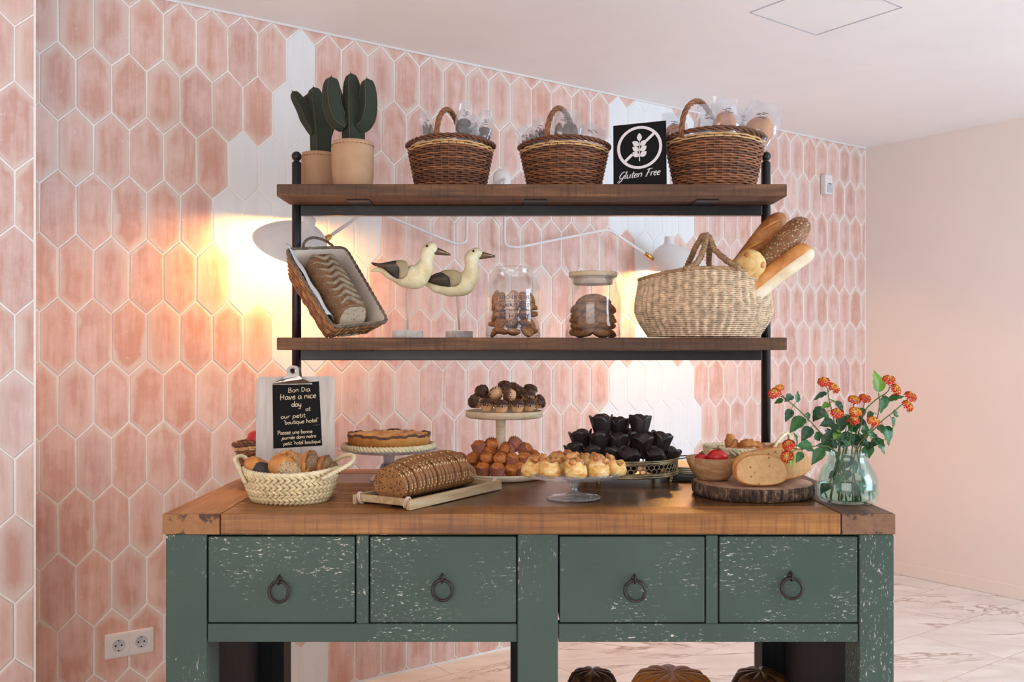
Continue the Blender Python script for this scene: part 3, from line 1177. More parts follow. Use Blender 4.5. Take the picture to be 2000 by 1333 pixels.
M['leaf'] = baked('leaf_green', C(34, 76, 38), C(56, 110, 54), C(88, 142, 72), 16, 0.38, 0.25)
M['leaf_dark'] = baked('leaf_dark_green', C(26, 58, 36), C(42, 84, 50), C(64, 112, 64), 16, 0.38, 0.25)
M['leaf_lime'] = baked('leaf_lime', C(82, 124, 30), C(112, 156, 44), C(140, 180, 60), 16, 0.4, 0.2)
M['stem'] = plain('green_stem', C(92, 106, 54), 0.5, 0, 0.15, 60)
M['petal_red'] = plain('red_orange_petal', C(216, 44, 26), 0.6, 0, 0.12, 150)
M['petal_orange'] = plain('orange_petal', C(238, 128, 36), 0.6, 0, 0.12, 150)
M['petal_yellow'] = plain('yellow_petal', C(244, 186, 60), 0.6, 0, 0.1, 150)
M['pumpkin'] = baked('pumpkin_skin', C(176, 98, 38), C(208, 126, 52), C(226, 154, 78), 10, 0.4)
M['squash'] = baked('dark_squash_skin', C(42, 26, 18), C(66, 40, 26), C(120, 84, 50), 14, 0.4)
M['napkin'] = plain('dark_napkin', C(40, 46, 46), 0.85, 0, 0.1, 40)
M['cream_china'] = plain('cream_china', C(214, 204, 178), 0.35, 0, 0.03, 20)
M['label_blue'] = plain('jar_print', C(58, 58, 84), 0.6, 0, 0.05, 60)


def water_mat():
    t = NT('water')
    t.b.inputs['Base Color'].default_value = (0.94, 0.98, 0.97, 1)
    t.b.inputs['Transmission Weight'].default_value = 1.0
    t.b.inputs['IOR'].default_value = 1.2
    t.b.inputs['Roughness'].default_value = 0.0
    return t.m


M['water'] = water_mat()


# ------------------------------------------------------------------ baskets
def weave(mb, prof, rows, stakes, th, amp, tall=1.25, rowmat=None, rnd=None, shift=PI, zf=None):
    """strands going in front of and behind upright stakes; prof(t) -> rx, ry, z"""
    m = stakes * 3
    for k in range(rows):
        t = (k + 0.5) / rows
        path = []
        for i in range(m):
            a = 2 * PI * i / m
            rx, ry, z = prof(t)
            w = amp * math.cos(a * stakes / 2 + shift * k)
            jz = (rnd.uniform(-1, 1) * th * 0.18) if rnd else 0
            if zf:
                z += zf(a) * t * t
            path.append(((rx + w) * math.cos(a), (ry + w) * math.sin(a), z + jz))
        if rowmat:
            mb.cur = rowmat(k)
        mb.tube(path, th, 5, True, 1.0 * tall, 0.85, up=(0, 0, 1))
    mb.cur = 0


def stakes_of(mb, prof, n, r):
    for i in range(n):
        a = 2 * PI * (i + 0.5) / n
        P = []
        for q in range(7):
            rx, ry, z = prof(q / 6)
            P.append((rx * math.cos(a), ry * math.sin(a), z))
        mb.tube(P, r, 5)


def braid(mb, path, r, turns, strands=3, n=5, closed=True, sub=None, phase=0):
    """strands twisted round a path"""
    m = len(path)
    P = [Vector(p) for p in path]
    for s in range(strands):
        out = []
        N = None
        for i in range(m):
            T = (P[(i + 1) % m] - P[i - 1]) if closed else (P[min(i + 1, m - 1)] - P[max(i - 1, 0)])
            T.normalize()
            up = Vector((0, 0, 1)) if abs(T.z) < 0.92 else Vector((0, 1, 0))
            if N is None:
                N = (up - T * up.dot(T)).normalized()
            else:
                N = (N - T * N.dot(T)).normalized()
            B = T.cross(N)
            a = 2 * PI * (turns * i / m + s / strands) + phase
            out.append(P[i] + N * (math.cos(a) * r) + B * (math.sin(a) * r))
        mb.tube(out, r * 0.85, n, closed)


def gift_basket(name, label, loc, rx, ry, h, base_k, rotz=0.0, lift=0.10, handle=True, hh=0.115, hrot=-0.42, group=None, lean=0.0, seed=1):
    t = thing(name, label, 'basket', loc, rotz, group)
    rnd = random.Random(seed)
    prof = lambda q: (rx * (base_k + (1 - base_k) * q), ry * (base_k + (1 - base_k) * q), 0.004 + (h - 0.012) * q)
    mb = MB()
    zf = lambda a: .008 * math.sin(a) ** 2 - .006 * math.cos(a) ** 2
    weave(mb, prof, 21, 34, 0.0031, 0.0026, 1.15, lambda k: (2 if k >= 19 else (1 if rnd.random() < 0.45 else 0)), rnd, PI, zf)
    mb.cur = 1
    stakes_of(mb, prof, 34, 0.0019)
    build('woven_body', mb, [M['wicker'], M['wicker_dark'], M['wicker_pale']], t)
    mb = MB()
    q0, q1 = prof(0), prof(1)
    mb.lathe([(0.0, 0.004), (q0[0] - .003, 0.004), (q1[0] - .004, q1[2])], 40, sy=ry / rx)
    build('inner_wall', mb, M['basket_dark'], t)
    mb = MB()
    path = [(rx * 1.015 * math.cos(2 * PI * i / 90), ry * 1.03 * math.sin(2 * PI * i / 90), h + 0.002 + zf(2 * PI * i / 90)) for i in range(90)]
    braid(mb, path, 0.0048, 13, 3)
    build('braided_rim', mb, M['wicker_dark'], t)
    if handle:
        mb = MB()
        pts = []
        for i in range(40):
            a = PI * i / 39
            yy = -ry * 0.98 * math.cos(a) * (0.80 + 0.2 * abs(math.cos(a)))
            pts.append((lean - yy * math.sin(hrot), yy * math.cos(hrot), h - 0.012 + hh * math.sin(a) ** 0.8))
        braid(mb, pts, 0.0052, 4, 4, 5, False)
        build('handle', mb, M['wicker'], t)
    return t


def plait_basket(label, loc, rx, ry, h, base_k, bands, n, rotz=0.0, handles=(), saddle=0.0, belly=0.02):
    t = thing('straw_basket', label, 'basket', loc, rotz)

    def prof(q, a=0.0):
        k = base_k + (1 - base_k) * (q ** 0.75) + belly * math.sin(q * PI)
        if q < 0.06:
            k -= (0.06 - q) * 1.2
        return rx * k, ry * k, h * q + saddle * q * q * math.cos(a) ** 2
    mb = MB()
    rows = bands * 2
    for b in range(rows):
        q0, q1 = b / rows, (b + 1) / rows
        sgn = 1 if b % 2 == 0 else -1
        for i in range(n):
            a0 = 2 * PI * (i + 0.25 * (b // 2 % 2)) / n
            P = []
            for u in (0.0, 0.33, 0.66, 1.0):
                q = q0 - 0.012 + (q1 - q0 + 0.024) * u
                a = a0 + sgn * (u - 0.5) * 2 * PI / n * 1.15
                X, Y, Z = prof(max(q, 0), a)
                o = 0.0014 * math.sin(PI * u) + 0.0007
                P.append(((X + o) * math.cos(a), (Y + o) * math.sin(a), Z))
            w = 2 * PI * (rx + ry) / 2 * base_k / n * 0.60
            mb.tube(P, [w * .8, w, w, w * .8], 5, ra=0.75, rb=0.42 if False else 0.9, up=(0, 0, 1))
    build('plaited_body', mb, M['straw'], t)
    mb = MB()
    mb.grid(lambda u, w: (lambda p: ((p[0] - .002) * math.cos(2 * PI * u), (p[1] - .002) * math.sin(2 * PI * u), p[2] + .002))(prof(w, 2 * PI * u)), 48, 8, True)
    mb.lathe([(0.0, 0.003), (rx * base_k * 0.95, 0.003)], 48, sy=ry / rx)
    build('inner_wall', mb, M['straw'], t)
    mb = MB()
    path = []
    for i in range(120):
        a = 2 * PI * i / 120
        X, Y, Z = prof(1.0, a)
        path.append((X * math.cos(a), Y * math.sin(a), Z + 0.003))
    mb.tube(path, 0.0056, 8, True, prof=None)
    braid(mb, path, 0.0042, 26, 3, 5)
    build('bound_rim', mb, M['straw_rim'], t)
    for pts in handles:
        mb = MB()
        p = catmull(pts, 9)
        mb.tube(p, 0.0050, 8)
        braid(mb, p, 0.0036, 12, 3, 5, False)
        build('handle', mb, M['straw_rim'], t)
    return t


def nz(d, s, k, seed=0.0):
    return 1.0 + k * mnoise.noise(Vector((d.x * s + seed, d.y * s + seed * 1.3, d.z * s - seed)))


# ------------------------------------------------------------------ items on the top shelf
Z1 = SZT


def felt_lobe(mb, path, R, seam=5, depth=0.13, squash=1.0):
    P = catmull(path, 7)
    m = len(P)
    rad = []
    for i in range(m):
        u = i / (m - 1)
        k = min(1.0, (u / 0.12) ** 0.5 if u > 0 else 0.05) if R[0] < 0.02 else 1.0
        e = (1 - u) / 0.22
        k2 = math.sqrt(max(0.0, 1 - max(0.0, 1 - e) ** 2)) if e < 1 else 1.0
        rr = R[0] + (R[1] - R[0]) * min(1, u / 0.45) if u < 0.45 else R[1] + (R[2] - R[1]) * (u - 0.45) / 0.55
        rad.append(max(0.0015, rr * max(0.06, k2)))
    rib = lambda a: 1.06 - 2.0 * depth * abs(math.sin(a * 2.0 + 0.35)) ** 0.8
    mb.tube(P, rad, 48, rb=squash, up=(0, -1, 0.05), prof=lambda a, u: rib(a))
    mb.cur = 1
    for kk in range(4):
        a = -.175 + kk * PI / 2
        ridge = []
        for i in range(1, m - 1):
            T = (P[i + 1] - P[i - 1]).normalized()
            N = Vector((0, -1, .05))
            N = (N - T * N.dot(T)).normalized()
            B = T.cross(N)
            ridge.append(P[i] + (N * math.cos(a) + B * math.sin(a)) * rad[i] * 1.065)
        mb.tube(ridge, .0011, 5)
    mb.cur = 0
    # short tip of thread
    d = (P[-1] - P[-3]).normalized()
    mb.tube([P[-1] - d * .002, P[-1] + d * 0.006], [0.0016, 0.0005], 6)


def burlap_pot(t, R, h):
    mb = MB()
    pr = [(0.0, 0.0), (R * .86, 0.0), (R * .90, .006), (R * .985, h * .35), (R * 1.0, h * .6), (R * .99, h * .86), (R * .975, h * .9), (R * 0.99, h * .93), (R * .93, h * 0.985), (R * .80, h), (R * .70, h * .985), (R * 0.66, h * .95), (0, h * .94)]
    mb.lathe(pr, 48, rf=lambda a, i: (1 + 0.012 * math.sin(3 * a + i) + 0.008 * math.sin(7 * a), 0))
    p = build('burlap_pot', mb, M['burlap'], t)
    mb = MB()
    for i in range(30):
        a = 2 * PI * i / 30
        r = R * 0.997
        mb.tube([(r * math.cos(a), r * math.sin(a), h * .90), (r * 1.006 * math.cos(a + .05), r * 1.006 * math.sin(a + .05), h * .907), (r * math.cos(a + .1), r * math.sin(a + .1), h * .90)], 0.0011, 5)
    build('stitching', mb, M['wicker'], p)


Y = 2.995
c = at(689, 0, Y)
pot_r = wd(41, Y)
cactus = thing('cloth_cactus', 'larger dark green cloth cactus, the front one, standing in a pale burlap pot', 'cactus', (c.x, Y, Z1), 0, 'cloth cacti in burlap pots')
burlap_pot(cactus, pot_r, 0.158)
mb = MB()
sc_ = wd(1, Y)
q = lambda px, py, dy=0.0: ((px - 689) * sc_, dy, (HZ - py) * sc_ + EYE - Z1)
felt_lobe(mb, [q(690, 310), q(690, 240), q(688, 190), q(685, 143)], (0.034, 0.037, 0.020), 5, 0.14)
build('middle_stem', mb, [M['felt'], M['thread']], cactus)
mb = MB()
felt_lobe(mb, [q(676, 250, -.02), q(662, 238, -.03), q(652, 205, -.034), q(651, 156, -.034)], (0.020, 0.030, 0.027), 4, 0.14)
build('arm', mb, [M['felt'], M['thread']], cactus)
mb = MB()
felt_lobe(mb, [q(700, 252, -.01), q(714, 242, -.014), q(721, 210, -.016), q(718, 156, -.016)], (0.020, 0.029, 0.025), 4, 0.14)
build('arm', mb, [M['felt'], M['thread']], cactus)
mb = MB()
felt_lobe(mb, [q(684, 240, .04), q(668, 222, .05), q(650, 190, .052), q(642, 152, .052)], (0.018, 0.027, 0.024), 4, 0.14)
build('arm', mb, [M['felt'], M['thread']], cactus)

Y = 3.13
c = at(622, 0, Y)
cactus2 = thing('cloth_cactus', 'smaller leaning dark green cloth cactus in a burlap pot beside the left post', 'cactus', (c.x, Y, Z1), 0, 'cloth cacti in burlap pots')
burlap_pot(cactus2, wd(34, Y), 0.150)
sc_ = wd(1, Y)
q = lambda px, py, dy=0.0: ((px - 622) * sc_, dy, (HZ - py) * sc_ + EYE - Z1)
mb = MB()
felt_lobe(mb, [q(626, 325), q(626, 255), q(620, 215), q(612, 170)], (0.032, 0.037, 0.022), 5, 0.14)
build('middle_stem', mb, [M['felt'], M['thread']], cactus2)
mb = MB()
felt_lobe(mb, [q(616, 262, -.012), q(605, 240, -.014), q(592, 212, -.014), q(573, 181, -.014)], (0.016, 0.024, 0.016), 4, 0.14)
build('arm', mb, [M['felt'], M['thread']], cactus2)
mb = MB()
felt_lobe(mb, [q(620, 250, .03), q(610, 235, .04), q(600, 205, .04), q(596, 178, .04)], (0.016, 0.024, 0.020), 4, 0.14)
build('arm', mb, [M['felt'], M['thread']], cactus2)
mb = MB()
felt_lobe(mb, [q(634, 280, -.0), q(641, 235, .02), q(643, 205, .02), q(640, 185, .02)], (0.016, 0.024, 0.020), 4, 0.14)
build('arm', mb, [M['felt'], M['thread']], cactus2)

# three gift baskets
g3 = 'brown wicker baskets with hoop handles'
YB = (3.03, 3.03, 2.985)
bx = [(880, 83, 0.155), (1102, 86, 0.150), (1396, 97, 0.165)]
bl = ['brown wicker basket with hoop handle beside the cacti holding dark wrapped biscuits', 'middle brown wicker basket with hoop handle, left of the black sign',
      'brown wicker basket with hoop handle right of the black sign holding wrapped bread rolls']
for i in range(3):
    c = at(bx[i][0], 0, YB[i])
    gift_basket('wicker_basket', bl[i], (c.x, YB[i], Z1), wd(bx[i][1], YB[i]), 0.098 if i < 2 else 0.105, bx[i][2], 0.80, (0.0, 0.0, 0.05)[i], hh=(0.125, 0.135, 0.13)[i], group=g3, hrot=(-.36, -.55, -.80)[i], lean=(-.005, -.01, -.05)[i], seed=i + 1)


def bag_mesh(w, d, h, seed, pinch=0.6):
    """film bag gathered at the top, crumpled"""
    mb = MB()

    def fn(u, v):
        a = 2 * PI * u
        k = (1 - (1 - pinch) * max(0, (v - .55) / .45) ** 1.0) * (.66 + .34 * min(1, v / .4))
        flat = 1 - 0.9 * max(0, (v - .5) / .5)
        x = w / 2 * k * math.copysign(abs(math.cos(a)) ** 0.6, math.cos(a))
        y = d / 2 * flat * math.copysign(abs(math.sin(a)) ** 0.8, math.sin(a))
        z = h * v
        n = mnoise.noise(Vector((x * 60 + seed * 7, y * 60, z * 50)))
        n2 = mnoise.noise(Vector((x * 140 + seed, y * 140 + 5, z * 120)))
        return (x * (1 + .10 * n) + .003 * n2, y * (1 + .2 * n) + .004 * n2, z + .008 * n * v)
    mb.grid(fn, 36, 16, True)
    return mb


def snack(label, loc, rot, w, d, h, seed, kind, group, pinch=0.6, name='snack_bag', tagmark=True):
    t = thing(name, label, 'snack', loc, 0, group, rot)
    build('film', bag_mesh(w, d, h, seed, pinch), M['plastic'], t, True)
    mb = MB()
    if kind == 'roll':
        mb.blob((0, 0, h * .36), (w * .36, d * .36, h * .34), 18, 12, lambda q: nz(q, 2, .12, seed))
        build('bread_roll', mb, M['gold_crust'], t)
    elif kind == 'dark':
        for k in range(3):
            mb.blob((0, 0, h * (.14 + .17 * k)), (w * .36, d * .34, h * .10), 18, 8, lambda q: nz(q, 3, .10, seed + k))
        build('biscuit_stack', mb, M['choc'], t)
    elif kind == 'brown':
        for k in range(3):
            mb.blob(((k - 1) * w * .22, 0, h * .34), (w * .13, d * .40, h * .30), 14, 10, lambda q: nz(q, 3, .08, seed + k))
        build('brownie_slice', mb, M['brownie'], t)
    elif kind == 'white':
        mb.box((0, 0, h * .36), (w * .62, d * .25, h * .55))
        build('paper_sleeve', mb, M['paper'], t, False, 0.004)
    elif kind == 'pale':
        mb.blob((0, 0, h * .30), (w * .38, d * .38, h * .28), 18, 12, lambda q: nz(q, 2, .1, seed))
        build('pale_roll', mb, M['pale_crust'], t)
    if tagmark:
        mb = MB()
        rr = random.Random(seed)
        for k in range(5):
            x, z = (rr.uniform(-.12, .12)) * w, h * (.62 + .03 * k)
            mb.box((x, -d * .22 * (1 - .3 * k / 5) - .002, z), (w * rr.uniform(.08, .2), .0006, h * .016))
        build('printed_mark', mb, M['black'], t, False)
    return t


ga = 'wrapped snacks in the left wicker basket'
zz = lambda py, Y: EYE - (py - HZ) / F_PX * Y
Yb = 3.03
for lab, px, py, dy, rot, w, d, h, sd, kd in [
    ('dark chocolate biscuits in pointed film bag, the tallest in the left wicker basket', 905, 284, 0.0, (0, .06, .3), .062, .045, .15, 1, 'dark'),
    ('dark biscuits in film bag at the right end of the left wicker basket', 943, 292, -.01, (0, .10, -.2), .058, .05, .125, 2, 'dark'),
    ('white paper sleeve between the two dark bags of the left wicker basket', 924, 290, .04, (.0, .12, .2), .06, .03, .11, 3, 'white'),
    ('clear film bag leaning out left of the hoop in the left wicker basket', 845, 290, .02, (0, -.25, .2), .05, .04, .125, 4, 'brown'),
    ('flat brownie packet lying under the left basket hoop', 878, 283, -.045, (.0, 1.5, .0), .05, .05, .09, 5, 'brown')]:
    if kd == 'brown' and abs(rot[1]) > 1:
        c = at(px, py, Yb + dy)
        c.x -= 0.045
    else:
        c = at(px, py, Yb + dy)
    snack(lab, c, rot, w, d, h, sd, kd, ga)
gb = 'wrapped snacks in the middle wicker basket'
for lab, px, py, dy, rot, w, d, h, sd, kd in [
    ('large film bag of brown slices under the hoop of the middle wicker basket', 1104, 293, .0, (0, .05, .1), .11, .07, .135, 6, 'brown'),
    ('film bag of brown biscuits sticking out at the left end of the middle wicker basket', 1052, 296, -.01, (0, -.75, .1), .07, .05, .095, 7, 'brown'),
    ('mostly empty film bag drooping at the right end of the middle wicker basket', 1142, 290, .0, (0, .5, -.2), .10, .05, .085, 8, 'none'),
    ('clear film bag behind the left foot of the hoop in the middle wicker basket', 1062, 290, .05, (0, -.2, .2), .06, .04, .10, 9, 'brown')]:
    c = at(px, py, Yb + dy)
    snack(lab, c, rot, w, d, h, sd, kd, gb)
gc = 'wrapped breads in the right wicker basket'
Yb = 2.985
for lab, px, py, dy, rot, w, d, h, sd, kd in [
    ('tall film bag with an upright golden roll in the middle of the right wicker basket', 1413, 280, -.01, (0, .06, .2), .105, .08, .145, 11, 'roll'),
    ('big film bag with golden rolls at the right end of the right wicker basket', 1473, 290, -.0, (.0, .26, -.2), .12, .09, .15, 12, 'roll'),
    ('film bag with white wrapper and black label in the right wicker basket', 1375, 283, -.02, (.0, .1, .15), .075, .05, .13, 13, 'white'),
    ('film bag with a small roll behind the sign edge in the right wicker basket', 1322, 292, .04, (0, -.14, .1), .085, .06, .12, 14, 'roll'),
    ("crumpled film bag with a pale roll between the right basket's golden rolls", 1443, 284, .045, (.0, .02, .2), .09, .06, .125, 15, 'pale')]:
    c = at(px, py, Yb + dy)
    snack(lab, c, rot, w, d, h, sd, kd, gc, 0.8)


# ------------------------------------------------------------------ handwriting: single strokes on a unit grid (x-height 1)
GL = {
    'a': (0.95, [[(.8, .85), (.5, 1), (.15, .75), (.08, .35), (.3, 0), (.62, .2), (.8, .8)], [(.8, .95), (.78, .3), (.98, 0)]]),
    'b': (0.9, [[(.12, 1.9), (.1, 1), (.12, .1)], [(.12, .75), (.45, 1), (.75, .6), (.6, .1), (.3, 0), (.12, .2)]]),
    'c': (0.8, [[(.72, .85), (.45, 1), (.12, .7), (.1, .3), (.4, 0), (.75, .18)]]),
    'd': (0.95, [[(.75, .8), (.45, 1), (.12, .7), (.1, .3), (.35, 0), (.65, .25), (.8, .8)], [(.84, 1.9), (.8, 1), (.8, .25), (.98, 0)]]),
    'e': (0.85, [[(.12, .5), (.6, .6), (.72, .8), (.45, 1), (.12, .65), (.12, .25), (.4, 0), (.8, .2)]]),
    'h': (0.95, [[(.12, 1.9), (.1, 1), (.1, 0)], [(.1, .6), (.45, 1), (.72, .75), (.74, 0)]]),
    'i': (0.4, [[(.2, 1), (.18, .3), (.32, 0)], [(.2, 1.4), (.22, 1.46)]]),
    'j': (0.45, [[(.3, 1), (.28, 0), (.15, -.6), (-.15, -.6)], [(.3, 1.4), (.32, 1.46)]]),
    'l': (0.45, [[(.15, 1.9), (.13, .4), (.3, 0)]]),
    'm': (1.3, [[(.1, 1), (.1, 0)], [(.1, .6), (.35, 1), (.55, .8), (.56, 0)], [(.56, .6), (.85, 1), (1.05, .8), (1.06, 0)]]),
    'n': (0.95, [[(.12, 1), (.1, 0)], [(.1, .6), (.45, 1), (.72, .75), (.74, 0)]]),
    'o': (0.9, [[(.45, 1), (.12, .7), (.12, .25), (.42, 0), (.75, .3), (.74, .75), (.45, 1)]]),
    'p': (0.95, [[(.15, 1), (.12, 0), (.08, -.75)], [(.14, .75), (.5, 1), (.8, .65), (.65, .1), (.35, .02), (.14, .2)]]),
    'q': (0.95, [[(.75, .85), (.4, 1), (.1, .65), (.15, .15), (.42, .02), (.7, .35), (.76, .95)], [(.76, 1), (.74, -.75)]]),
    'r': (0.75, [[(.12, 1), (.12, 0)], [(.12, .55), (.35, .95), (.68, .95)]]),
    's': (0.75, [[(.65, .88), (.35, 1), (.15, .78), (.4, .52), (.62, .28), (.4, 0), (.08, .1)]]),
    't': (0.65, [[(.3, 1.6), (.28, .3), (.42, 0), (.62, .12)], [(.02, 1.05), (.62, 1.12)]]),
    'u': (0.95, [[(.12, 1), (.12, .3), (.35, 0), (.65, .3), (.74, 1)], [(.74, 1), (.74, .25), (.92, 0)]]),
    'v': (0.85, [[(.08, 1), (.36, 0), (.72, 1)]]),
    'y': (0.9, [[(.1, 1), (.14, .4), (.4, .1), (.68, .5), (.74, 1)], [(.74, 1), (.66, -.4), (.4, -.75), (.05, -.6)]]),
    'z': (0.8, [[(.1, .95), (.65, .97), (.12, .05), (.72, .05)]]),
    'B': (1.15, [[(.15, 1.7), (.14, 0)], [(.1, 1.65), (.7, 1.6), (.75, 1.15), (.2, .9), (.85, .75), (.85, .15), (.12, 0)]]),
    'D': (1.15, [[(.18, 1.65), (.16, .02)], [(.05, 1.6), (.6, 1.5), (.95, .9), (.7, .2), (.1, .02)]]),
    'H': (1.25, [[(.2, 1.9), (.16, -.1)], [(.95, 1.6), (.9, .1)], [(.0, .8), (1.1, .95)]]),
    'P': (1.1, [[(.25, 1.7), (.2, -.1)], [(-.05, 1.4), (.4, 1.8), (.95, 1.5), (.8, .95), (.25, .75)]]),
    'G': (1.15, [[(1.0, 1.6), (.65, 1.85), (.2, 1.3), (.1, .6), (.4, .05), (.85, .5), (1.0, 1.0)], [(1.0, 1.0), (.8, -.2), (.35, -.9), (.0, -.7), (.4, -.3)]]),
    'F': (1.15, [[(.55, 1.75), (.3, .6), (.1, -.15)], [(.0, 1.55), (.5, 1.8), (1.25, 1.8)], [(.15, .85), (.8, .95)]]),
    "'": (0.4, [[(.15, 1.9), (.2, 1.6)]]),
    '.': (0.3, [[(.1, 0), (.14, .04)]]),
}
GL['E'] = GL['e']
GL['%'] = (GL['e'][0], GL['e'][1] + [[(.4, 1.3), (.65, 1.6)]])


def write(mb, text, x0, z0, size, pen, slope=0.0, slant=0.12, width=None, y=0.0, swell=0.0):
    """strokes in the XZ plane facing -Y"""
    tot = sum(GL[ch][0] if ch != ' ' else 0.6 for ch in text)
    kx = (width / (tot * size)) if width else 1.0
    x = 0.0
    for ch in text:
        if ch == ' ':
            x += 0.6
            continue
        adv, strokes = GL[ch]
        for st in strokes:
            P = catmull([((x + a + slant * b) * size * kx, 0, b * size) for a, b in st], 5)
            P = [Vector((x0 + p.x, y, z0 + p.z + slope * p.x)) for p in P]
            m = len(P)
            L, R = [], []
            for i in range(m):
                d = (P[min(i + 1, m - 1)] - P[max(i - 1, 0)])
                d = d.normalized() if d.length > 1e-9 else Vector((1, 0, 0))
                w = pen * (1 + swell * (-d.z)) * (0.75 if i in (0, m - 1) else 1.0)
                nrm = Vector((-d.z, 0, d.x)) * w
                L.append(P[i] + nrm)
                R.append(P[i] - nrm)
            b = 0.0003
            vs = [(p.x, y, p.z) for p in L] + [(p.x, y, p.z) for p in R] + [(p.x, y - b, p.z) for p in L] + [(p.x, y - b, p.z) for p in R]
            fs = []
            for i in range(m - 1):
                fs += [(2 * m + i, 2 * m + i + 1, 3 * m + i + 1, 3 * m + i), (i, i + 1, 2 * m + i + 1, 2 * m + i), (m + i + 1, m + i, 3 * m + i, 3 * m + i + 1)]
            mb.add(vs, fs)
        x += adv
    return x * size * kx


def disc_poly(mb, pts, y, th=0.0003):
    n = len(pts)
    mb.add([(p[0], y - th, p[1]) for p in pts] + [(p[0], y, p[1]) for p in pts], [tuple(range(n))] + [(i, n + i, n + (i + 1) % n, (i + 1) % n) for i in range(n)])


# gluten free sign
bl_, br_ = at(1198, 358, 2.935), at(1302, 356, 2.885)
tl_ = at(1204, 239, 2.96)
yaw = math.atan2(br_.y - bl_.y, br_.x - bl_.x)
SWd = math.hypot(br_.x - bl_.x, br_.y - bl_.y)
sgn = thing('black_sign', 'black Gluten Free sign standing between the middle and right wicker baskets', 'sign', ((bl_.x + br_.x) / 2, (bl_.y + br_.y) / 2, Z1), 0, None, (math.radians(-7), math.radians(-1.6), yaw))
SH = 0.205
mb = MB()
mb.box2((-SWd / 2, 0, 0.002), (SWd / 2, 0.004, SH))
build('board', mb, M['black'], sgn, False, 0.0006)
mb = MB()
cx, cz, R1, R0 = 0.0, SH * .615, SWd * .425, SWd * .370
ring = lambda R: [(cx + R * math.cos(2 * PI * i / 56), cz + R * 0.98 * math.sin(2 * PI * i / 56)) for i in range(56)]
a, b = ring(R1), ring(R0)
mb.add([(p[0], -.0003, p[1]) for p in a] + [(p[0], -.0003, p[1]) for p in b], [(i, (i + 1) % 56, 56 + (i + 1) % 56, 56 + i) for i in range(56)])
dg = Vector((math.cos(.74), math.sin(.74)))
pp = Vector((-dg.y, dg.x)) * SWd * .026
for u0, u1 in ((.165, .385), (-.385, -.185)):
    p0, p1 = Vector((cx, cz)) + dg * u0 * SWd, Vector((cx, cz)) + dg * u1 * SWd
    disc_poly(mb, [p0 - pp, p1 - pp, p1 + pp, p0 + pp], -.0001)
build('crossed_ring', mb, M['print'], sgn, False)
mb = MB()


def leafshape(bx, bz, L, w, ang):
    pts = []
    for i in range(16):
        u = i / 16 * 2
        s = 1 if u < 1 else -1
        v = u if u < 1 else 2 - u
        x, y = v * L, s * w * math.sin(PI * v) ** 0.8 * (1 - .25 * v)
        pts.append((bx + x * math.cos(ang) - y * math.sin(ang), bz + x * math.sin(ang) + y * math.cos(ang)))
    return pts


k = SWd
disc_poly(mb, leafshape(cx, cz + .12 * k, .16 * k, .052 * k, PI / 2)[::-1], -.0004)
for r in range(3):
    zb = cz + (.055 - .105 * r) * k
    for s in (-1, 1):
        disc_poly(mb, leafshape(cx + s * .012 * k, zb - .02 * k, .15 * k, .058 * k, PI / 2 - s * .95), -.0004)
disc_poly(mb, [(cx - .008 * k, cz - .27 * k), (cx + .008 * k, cz - .27 * k), (cx + .006 * k, cz + .13 * k), (cx - .006 * k, cz + .13 * k)], -.0004)
build('wheat_ear', mb, M['print'], sgn, False)
mb = MB()
write(mb, 'Gluten', -.40 * k, SH * .135, .0122, .00105, 0.05, .30, .44 * k, -.0001, .45)
write(mb, 'Free', .11 * k, SH * .155, .0128, .00105, 0.03, .30, .27 * k, -.0001, .45)
build('lettering', mb, M['print'], sgn, False)

# ------------------------------------------------------------------ lower shelf: tilted basket with a seeded loaf
Z2 = SZL


